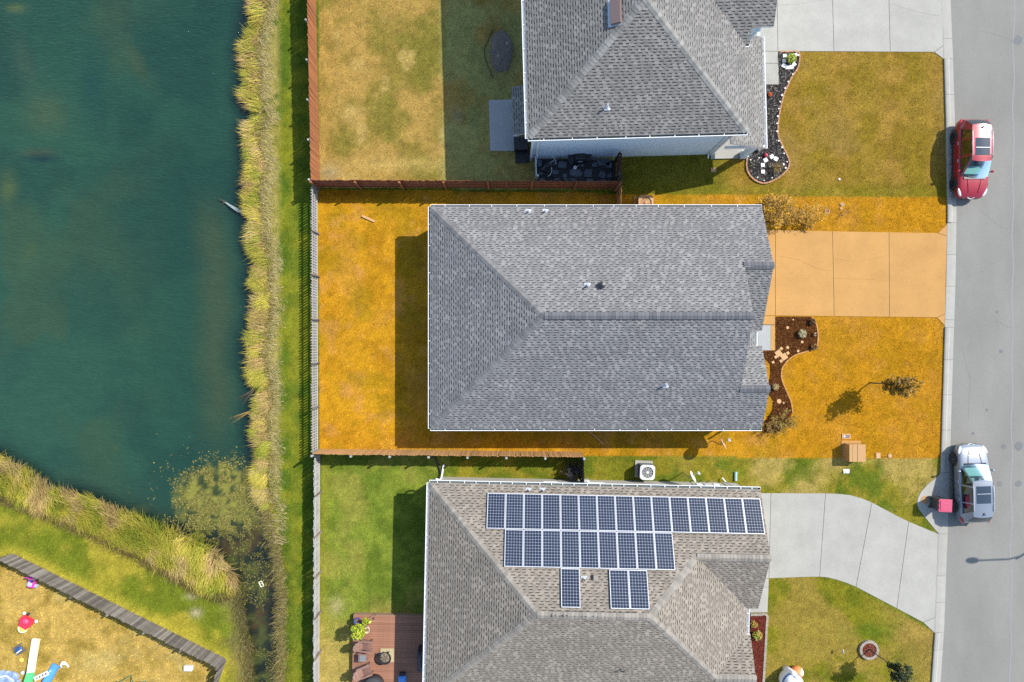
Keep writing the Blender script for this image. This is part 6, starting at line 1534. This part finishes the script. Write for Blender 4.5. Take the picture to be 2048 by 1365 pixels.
def bicycle(label, px, py, rz, frame):
    R = thing('bicycle', label, 'bicycle', (*P(px, py, .4), .05), rz)
    for x in (-.5, .5):
        m = MB(); m.tube([(x + .32 * math.cos(t), 0, .33 + .32 * math.sin(t)) for t in np.linspace(0, 2 * math.pi, 25)], .018, 6, caps=False); w_ = m.build('wheel', M['tyre'], R)
        m = MB(); 
        for k in range(8): m.tube([(x, 0, .33), (x + .31 * math.cos(k * .785), 0, .33 + .31 * math.sin(k * .785))], .003, 3)
        m.build('spoke', M['galv'], w_)
    m = MB(); 
    for a, c in (((-.5, 0, .33), (-.08, 0, .30)), ((-.5, 0, .33), (-.16, 0, .75)), ((-.08, 0, .30), (-.18, 0, .82)), ((-.08, 0, .30), (.36, 0, .78)), ((-.17, 0, .75), (.35, 0, .80)), ((.35, 0, .85), (.5, 0, .33))): m.tube([a, c], .018, 6)
    m.build('frame', frame, R)
    m = MB(); m.tube([(.26, -.30, .96), (.36, -.12, .93), (.36, .12, .93), (.26, .30, .96)], .014, 6); m.build('handlebar', M['alu'], R)
    m = MB(); m.ellipsoid((-.19, 0, .87), (.13, .07, .035)); m.build('saddle', M['black_plastic'], R, smooth=True)
bicycle('silver framed bicycle standing on the flagstones nearer the house wall', 1098, 330, .55, M['galv'])
bicycle('black bicycle leaning near the white slatted panel', 1090, 346, -.35, M['car_black'])
bg_ = thing('barbecue', 'black barbecue standing against the blue wall in the flagstone court', 'barbecue', (*P(1159, 317.5, .5), .03), RT)
m = MB(); m.box((0, 0, .40), (.70, .45, .66)); m.build('cabinet', M['black_metal'], bg_, bevel=.02); m = MB(); m.box((0, .02, .86), (.74, .50, .26), taper=.82); m.build('lid', M['black_metal'], bg_, bevel=.05)
m = MB(); m.bar((-.12, -.28, .84), (.12, -.28, .84), .03); m.build('handle', M['alu'], bg_)
for s in (1, -1): m = MB(); m.box((s * .52, 0, .74), (.34, .42, .03)); m.build('side_shelf', M['black_metal'], bg_)
wb = thing('watering_can', 'small pale watering can in the middle of the flagstone court', 'watering can', (*P(1150, 336, .2), .05), .5); m = MB(); m.lathe([(.10, 0), (.11, .22), (.08, .25), (.001, .25)], n=14); m.tube([(.08, 0, .06), (.24, 0, .24)], [.02, .012], 6); m.build('body', M['plast_white'], wb); m = MB(); m.tube([(-.10, 0, .06), (-.18, 0, .16), (-.04, 0, .30), (.05, 0, .25)], .012, 6); m.build('handle', M['plast_white'], wb)

# behind the upper house
bx_ = thing('storage_bench', 'black storage bench at the end of the grey patio slab', 'storage box', (*P(1042, 287, .7), .0), RT)
m = MB(); m.box((0, 0, .34), (.80, .70, .66)); m.build('box_body', M['black_plastic'], bx_, bevel=.02)
m = MB(); m.box((0, 0, .70), (.84, .74, .05)); m.box((-.14, 0, .73), (.03, .6, .02)); m.box((.10, 0, .73), (.03, .6, .02)); m.build('lid', M['black_plastic'], bx_, bevel=.01)
pn = thing('pet_pen', 'low black wire pen on the shaded grass beside the storage bench', 'pen', (*P(1045, 313, .3), 0), RT)
m = MB()
for a, c in (((-.42, -.32), (.42, -.32)), ((.42, -.32), (.42, .32)), ((.42, .32), (-.42, .32)), ((-.42, .32), (-.42, -.32))):
    for z in (.05, .3, .6): m.bar((*a, z), (*c, z), .02)
    for t in np.linspace(0, 1, 7): m.bar((a[0] + (c[0] - a[0]) * t, a[1] + (c[1] - a[1]) * t, 0), (a[0] + (c[0] - a[0]) * t, a[1] + (c[1] - a[1]) * t, .6), .012)
m.build('wire_panel', M['black_metal'], pn); m = MB(); m.prism([(-.41, -.31), (.41, -.31), (.41, .31), (-.41, .31)], .01, .025); m.build('tray', M['black_plastic'], pn)
ht = thing('hose_reel', 'thin dark stand with a red brown reel on the patio slab edge', 'hose reel', (*P(1027.5, 208, .5), .05)); m = MB(); m.box((0, 0, .4), (.06, .5, .8)); m.build('stand', M['dark_wood'], ht); m = MB(); m.tube([(.05, .16 * math.cos(t), .5 + .16 * math.sin(t)) for t in np.linspace(0, 2 * math.pi, 17)], .04, 6, caps=False); m.build('reel', M['black_plastic'], ht)
sp = thing('dirt_patch', 'worn patch of dug over dark soil in the shaded upper back yard', 'soil heap', (*P(1003, 104), 0))
ng = 26; gxx, gyy = np.meshgrid(np.linspace(-1, 1, ng), np.linspace(-1, 1, ng), indexing='ij'); rr_ = np.sqrt(gxx ** 2 + gyy ** 2); hz = .16 * np.clip(1 - rr_ ** 2, 0, 1) * (.35 + 1.2 * N4(gxx * 40 + 90, gyy * 40 + 50, 12, 3)); hz = np.where(rr_ > .86 + .25 * (N2(gxx * 30 + 60, gyy * 30, 10, 2) - .5), -.03, hz + .004)
ii = np.arange(ng * ng).reshape(ng, ng); new_obj('soil', np_mesh('soil', np.stack([gxx * .80, gyy * 1.45, hz], -1).reshape(-1, 3), np.stack([ii[:-1, :-1], ii[1:, :-1], ii[1:, 1:], ii[:-1, 1:]], -1).reshape(-1, 4), M['soil'], smooth=True), sp)
for q in [(.35, .45, .14), (.15, .50, .10), (-.2, -.3, .12), (.3, -.6, .10), (-.1, .2, .08), (.45, -.1, .07)]:
    m = MB(); m.ellipsoid((0, 0, 0), (q[2], q[2] * .8, q[2] * .55), 8, 6); m.build('clod', M['rock'] if q[2] > .11 else M['soil'], sp, loc=(q[0], q[1], .10), rot=(0, 0, q[0] * 9))
hs = thing('garden_hose', 'black garden hose curving round the dark soil patch', 'hose', (*P(978, 110), 0)); q = smooth_path([(985, 62), (978, 78), (970, 95), (969, 108), (973, 124), (980, 142), (986, 156)], 6); m = MB(); m.tube([(*(np.array(P(x, y)) - np.array(P(978, 110))), .025) for x, y in q], .022, 6); m.build('hose', M['black_plastic'], hs)

# ================================================================== yard with toys (lower left)
def toy_wheel(m, c, r_, mi=0): m.lathe([(.001, -.04), (r_, -.04), (r_, .04), (.001, .04)], c, 14, mi)
t1 = thing('ride_on_toy', 'magenta ride on toy half hidden by the grey diagonal fence', 'toy', (*P(70, 1159), 0), -.2)
m = MB(); m.box((0, 0, .24), (.40, .82, .26)); m.box((0, .22, .42), (.34, .24, .14)); m.build('toy_body', M['plast_pink'], t1, bevel=.06)
m = MB(); m.box((0, -.16, .40), (.26, .26, .06)); m.build('seat', M['plast_lilac'], t1, bevel=.02); m = MB(); m.box((0, .08, .40), (.28, .12, .05)); m.build('cockpit', M['plast_navy'], t1)
m = MB(); m.bar((0, .20, .44), (0, .28, .62), .03); m.bar((-.26, .28, .62), (.26, .28, .62), .035); m.build('handlebar', M['plast_pink'], t1)
for sx_, sy_ in ((.24, .28), (-.24, .28), (.24, -.30), (-.24, -.30)): m = MB(); m.lathe([(.001, -.04), (.13, -.04), (.13, .04), (.001, .04)], n=14); m.build('wheel', M['plast_lilac'] if sy_ < 0 else M['plast_white'], t1, loc=(sx_, sy_, .13), rot=(0, math.pi / 2, 0))
t2 = thing('ride_on_toy', 'red and yellow ride on toy with white wheels on the dry grass', 'toy', (*P(57, 1243), 0), -.5)
m = MB(); m.prism([(-.34, .34), (.34, .34), (.38, .05), (.25, -.30), (-.25, -.30), (-.38, .05)], .10, .34); m.build('toy_body', M['plast_red'], t2, bevel=.06)
m = MB(); m.ellipsoid((0, .16, .36), (.20, .16, .12)); m.build('seat', mat('pink_red_plastic', (.62, .06, .14), .4), t2, smooth=True)
m = MB(); m.lathe([(.28, .10), (.30, .16), (.30, .24), (.20, .30), (.001, .31)], (0, -.34, 0), 20); m.build('front_bumper', M['plast_yellow'], t2); m = MB(); m.tube([(.24 * math.cos(t), -.36 + .24 * math.sin(t), .27) for t in np.linspace(math.pi, 2 * math.pi, 12)], .05, 6); m.build('bumper_trim', M['plast_cream'], t2)
for sx_, sy_ in ((.46, .30), (-.40, .38)): m = MB(); m.ellipsoid((0, 0, 0), (.10, .10, .08)); m.build('wheel', M['plast_white'], t2, loc=(sx_, sy_, .12), smooth=True)
m = MB(); m.ellipsoid((-.12, .52, .2), (.09, .09, .08)); m.build('tail', M['black_plastic'], t2, smooth=True)
def slide(label, path, w, mats, group=None):
    z_of = lambda i: path[i][2]; x0_, y0_ = P(path[-1][0], path[-1][1]); R = thing('slide', label, 'slide', (x0_, y0_, 0))
    pts = [Vector((*P(x, y, z), z)) - Vector((x0_, y0_, 0)) for x, y, z, _m in path]
    segs = {}
    for i in range(len(pts) - 1):
        d = (pts[i + 1] - pts[i]); s = Vector((-d.y, d.x, 0)).normalized(); pr = [(-w / 2 - .03, .10), (-w / 2, .10), (-w / 2 + .03, .0), (w / 2 - .03, .0), (w / 2, .10), (w / 2 + .03, .10), (w / 2 + .03, -.05), (-w / 2 - .03, -.05)]
        mt = path[i][3]; b = segs.setdefault(mt, MB()); k = len(pr); vs = [pts[i] + s * a + Vector((0, 0, z)) for a, z in pr] + [pts[i + 1] + s * a + Vector((0, 0, z)) for a, z in pr]
        b.add(vs, [(j, (j + 1) % k, (j + 1) % k + k, j + k) for j in range(k)] + ([tuple(range(k))[::-1]] if i == 0 else []) + ([tuple(range(k, 2 * k))] if i == len(pts) - 2 else []))
    for j, (mt, b) in enumerate(segs.items()): b.build('chute' if j == 0 else 'upper_chute', M[mt], R)
    return R
s1 = slide('long slide with a cream chute and a green upper half', [(73, 1278, .06, 'plast_cream'), (70.5, 1292, .10, 'plast_cream'), (67, 1312, .30, 'plast_cream'), (62, 1346, .75, 'plast_green'), (56, 1366, .95, 'plast_green'), (46, 1400, 1.2, 'plast_green')], .36, None)
m = MB(); m.box((.75, .85, .80), (.16, .24, .28)); m.build('side_handle', M['plast_green'], s1, bevel=.03)
s2 = slide('broad blue slide beside the white ladder', [(113, 1331, .08, 'plast_blue'), (108, 1338, .12, 'plast_blue'), (100, 1353, .35, 'plast_blue'), (91, 1370, .6, 'plast_blue'), (78, 1396, .9, 'plast_blue')], .38, None)
ld = thing('toy_ladder', 'white toy ladder leaning between the green and blue slides', 'ladder', (*P(84, 1351, .3), 0)); m = MB()
a0, a1 = Vector((-.36, -.16, .45)), Vector((.46, .22, .45)); sd_ = Vector((-.42, .9, 0)).normalized() * .10
m.build('rail', M['plast_white'], ld) if False else None
m = MB(); m.bar(a0 + sd_, a1 + sd_, .05, .06); m.bar(a0 - sd_, a1 - sd_, .05, .06); m.build('rail', M['plast_white'], ld)
for t in np.linspace(.05, .95, 5): q = a0.lerp(a1, t); m = MB(); m.bar(q + sd_, q - sd_, .07, .04); m.build('rung', M['plast_white'], ld)
m = MB(); m.bar(a0 + Vector((0, 0, -.45)), a0, .04); m.bar(a1 + Vector((0, 0, -.45)), a1, .04); m.build('leg', M['plast_white'], ld)
ar = thing('toy_arch', 'small white plastic arch right of the blue slide', 'toy', (*P(130, 1330), 0), .1); m = MB(); m.tube([(-.20, -.12, .03), (-.18, .06, .10), (-.04, .22, .12), (.06, .20, .12), (.16, .06, .10), (.22, -.14, .03)], .06, 8); m.build('arch', M['plast_white'], ar, smooth=True); m = MB(); m.box((0, .12, .07), (.14, .16, .10)); m.build('seat', M['plast_white'], ar, bevel=.02)
nv = thing('toy_horse', 'navy blue toy with white stripes left of the cream slide', 'toy', (*P(42, 1297), 0), .6); m = MB(); m.ellipsoid((0, 0, .20), (.30, .16, .14)); m.build('toy_body', M['plast_navy'], nv, smooth=True); m = MB(); m.box((-.02, .22, .12), (.62, .06, .08)); m.box((-.02, -.22, .12), (.62, .06, .08)); m.build('rocker', M['plast_navy'], nv, bevel=.02); m = MB(); m.box((.05, -.10, .30), (.34, .05, .04)); m.build('stripe', M['plast_white'], nv)
pb = thing('play_ball', 'pale blue ball beside the cream slide', 'ball', (*P(48, 1344), 0)); m = MB(); m.ellipsoid((0, 0, .11), (.11, .11, .11)); m.build('ball', mat('pale_blue_plastic', (.42, .55, .72), .4), pb, smooth=True); m = MB(); m.lathe([(.05, .20), (.03, .218), (.001, .22)], n=12); m.build('valve_patch', M['plast_white'], pb)
yd = thing('flying_disc', 'small yellow disc lying on the dry grass', 'toy', (*P(44, 1320), 0)); m = MB(); m.lathe([(.13, .03), (.14, .05), (.10, .07), (.001, .075)], n=18); m.build('disc', M['plast_yellow'], yd)
tp = thing('paddling_pool', 'collapsed blue paddling pool cloth at the lower left corner', 'paddling pool', (*P(8, 1362), 0))
ng = 30; gxx, gyy = np.meshgrid(np.linspace(-1, 1, ng), np.linspace(-1, 1, ng), indexing='ij'); rr_ = np.sqrt(gxx ** 2 + gyy ** 2) + .3 * (N2(gxx * 20 + 50, gyy * 20 + 50, 14, 2) - .5); hz = np.where(rr_ < 1, .05 + .22 * N4(gxx * 30 + 60, gyy * 30 + 60, 9, 3), -.05)
ii = np.arange(ng * ng).reshape(ng, ng); fq = np.stack([ii[:-1, :-1], ii[1:, :-1], ii[1:, 1:], ii[:-1, 1:]], -1).reshape(-1, 4); fq = fq[(rr_.ravel()[fq] < 1.05).all(1)]
new_obj('cloth', np_mesh('cloth', np.stack([gxx * 1.0, gyy * .72, hz], -1).reshape(-1, 3), fq, M['tarp'], smooth=True), tp)
m = MB(); m.tube([(-.2, .3, .22), (.3, .42, .24), (.7, .1, .2)], .04, 6); m.build('rim_tube', M['plast_white'], tp)
wx2 = thing('white_box', 'white box lying by the corner of the diagonal fence', 'box', (*P(379, 1334.5), 0), -.03); m = MB(); m.box((0, 0, .10), (.48, .28, .18)); m.build('box_body', M['plast_white'], wx2, bevel=.01); m = MB(); m.box((0, 0, .197), (.50, .30, .02)); m.build('lid', M['plast_white'], wx2, bevel=.005)
cd = thing('climbing_dome', 'green tube climbing dome cut by the lower frame edge', 'climbing frame', (*P(262, 1392), 0))
rg = lambda R_, z, n, ph: [Vector((R_ * math.cos(2 * math.pi * (i + ph) / n), R_ * math.sin(2 * math.pi * (i + ph) / n), z)) for i in range(n)]
r0, r1, r2, tp_ = rg(1.25, 0, 8, 0), rg(1.10, .55, 8, .5), rg(.66, .98, 8, 0), Vector((0, 0, 1.1))
m = MB()
for i in range(8):
    j = (i + 1) % 8
    for a, c in ((r0[i], r1[i]), (r0[j], r1[i]), (r1[i], r1[j]), (r1[i], r2[i]), (r1[i], r2[j]), (r2[i], r2[j]), (r2[i], tp_)): m.tube([tuple(a), tuple(c)], .024, 5)
m.build('dome_frame', M['green_bar'], cd); m = MB()
for q in r1 + r2 + [tp_]: m.ellipsoid(tuple(q), (.05, .05, .04), 8, 5)
m.build('joint_cap', M['plast_navy'], cd)

# inflatable lawn decoration (plain stand-in) on the lower front lawn
fx, fy = P(1581, 1362, .5)
inf = thing('inflatable', 'white and blue inflatable lawn decoration with an orange and white ball', 'inflatable', (fx, fy, 0))
m = MB(); m.lathe([(.35, 0), (.58, .18), (.62, .60), (.58, 1.0), (.40, 1.28), (.20, 1.36), (.001, 1.38)], n=26); m.build('inflatable_body', M['fabric_white'], inf, smooth=True)
m = MB(); m.lathe([(.605, .78), (.625, .80), (.60, .94), (.585, .95)], n=26); m.build('blue_band', M['fabric_blue'], inf, smooth=True)
m = MB(); m.lathe([(.34, 1.325), (.35, 1.345), (.25, 1.395), (.24, 1.375)], n=26); m.build('blue_band', M['fabric_blue'], inf, smooth=True)
m = MB(); m.tube([(-.10, .50, .0), (-.06, .55, .45), (.02, .60, .9), (.06, .62, 1.05)], [.20, .19, .18, .13], 14); m.build('side_post', M['fabric_white'], inf, smooth=True)
m = MB(); m.bar((.02, .60, 1.12), (.10, .22, 1.22), .14, .14); m.build('arm', M['fabric_white'], inf, bevel=.05); m = MB(); m.bar((.03, .58, 1.195), (.10, .24, 1.295), .06, .012); m.build('blue_stripe', M['fabric_blue'], inf)
bl = thing('inflatable_ball', 'orange and white inflatable ball beside the white inflatable', 'inflatable', (*P(1596, 1347, .5), 0), .5)
m = MB(); m.ellipsoid((0, 0, .36), (.36, .36, .36), 20, 12); m.build('ball', M['fabric_orange'], bl, smooth=True)
m = MB(); m.add([(.366 * math.cos(e) * math.cos(a), .366 * math.cos(e) * math.sin(a), .36 + .366 * math.sin(e)) for e in np.linspace(-.2, 1.3, 8) for a in np.linspace(-.75, .35, 8)], [(i * 8 + j, i * 8 + j + 1, (i + 1) * 8 + j + 1, (i + 1) * 8 + j) for i in range(7) for j in range(7)]); m.build('white_panel', M['fabric_white'], bl, smooth=True)
ss = thing('garden_spike', 'small silver garden ornament on the lower lawn left of the tree ring', 'garden ornament', (*P(1678, 1298), 0)); m = MB(); m.tube([(0, 0, 0), (0, .02, .5)], .012, 6); m.build('pole', M['galv'], ss); m = MB(); m.ellipsoid((0, .05, .5), (.05, .14, .05)); m.build('finial', M['galv'], ss, smooth=True)

# ================================================================== pond-side litter
def strands(name, label, cat, A, B, n, spread, z, mt, th=.016):
    ax, ay = P(*A, z); bx, by = P(*B, z); R = thing(name, label, cat, (ax, ay, z)); m = MB(); r_ = np.random.default_rng(n)
    d = Vector((bx - ax, by - ay, 0)); s = Vector((-d.y, d.x, 0)).normalized()
    for i in range(n):
        f = r_.uniform(-1, 1) * spread; g = r_.uniform(.7, 1.05)
        m.tube([tuple(s * f * .15), tuple(d * .5 * g + s * f * .5 + Vector((0, 0, .10))), tuple(d * g + s * f + Vector((0, 0, r_.uniform(0, .15))))], [th, th * .8, th * .35], 4)
    m.build('strand', mt, R)
    return R
pale = mat('bleached_frond', alb(190, 204, 198), .7)
fr_ = strands('fallen_frond', 'bleached palm frond hanging into the pond from the right shore', 'branch', (448, 404), (486, 432), 14, .22, WATER_Z + .10, pale, .022)
m = MB(); r_ = np.random.default_rng(2)
for i in range(16): m.tube([(0, 0, 0), tuple(r_.normal(0, .14, 3) * np.array([1, 1, .4]))], [.02, .006], 4)
m.build('root_tuft', M['bark'], fr_)
strands('dead_branches', 'grey dead stems sticking out over dark water near the upper reeds', 'branch', (505, 158), (476, 178), 14, .30, WATER_Z + .2, M['bark'], .010)
strands('dead_branches', 'brown dead stems low over the water halfway down the shore', 'branch', (508, 780), (478, 806), 12, .32, WATER_Z + .15, M['bark'], .010)
strands('dead_branches', 'bundle of dead twigs reaching into the pond below the brown gap', 'branch', (503, 822), (462, 842), 12, .22, WATER_Z + .12, tanw, .009)
strands('dead_branches', 'thin dark stems at the very top of the pond shore', 'branch', (515, 10), (488, 26), 12, .34, WATER_Z + .2, M['bark'], .010)
strands('dead_branches', 'thin dark stems in the gap between two reed clumps', 'branch', (508, 205), (482, 222), 12, .30, WATER_Z + .2, M['bark'], .010)
cf = thing('plastic_frame', 'cream plastic chair frame lying in the ditch', 'litter', (*P(523, 1168, WATER_Z), WATER_Z + .04), .45); m = MB()
for a, c in (((-.09, -.16, 0), (-.09, .16, 0)), ((.09, -.16, 0), (.09, .16, 0)), ((-.09, .16, 0), (.09, .16, 0)), ((-.09, -.16, 0), (.09, -.16, 0))): m.bar(a, c, .04)
m.build('frame', M['plast_cream'], cf)
m = MB(); m.bar((-.09, .02, .0), (.09, .02, .0), .025); m.build('cross_bar', M['plast_cream'], cf)
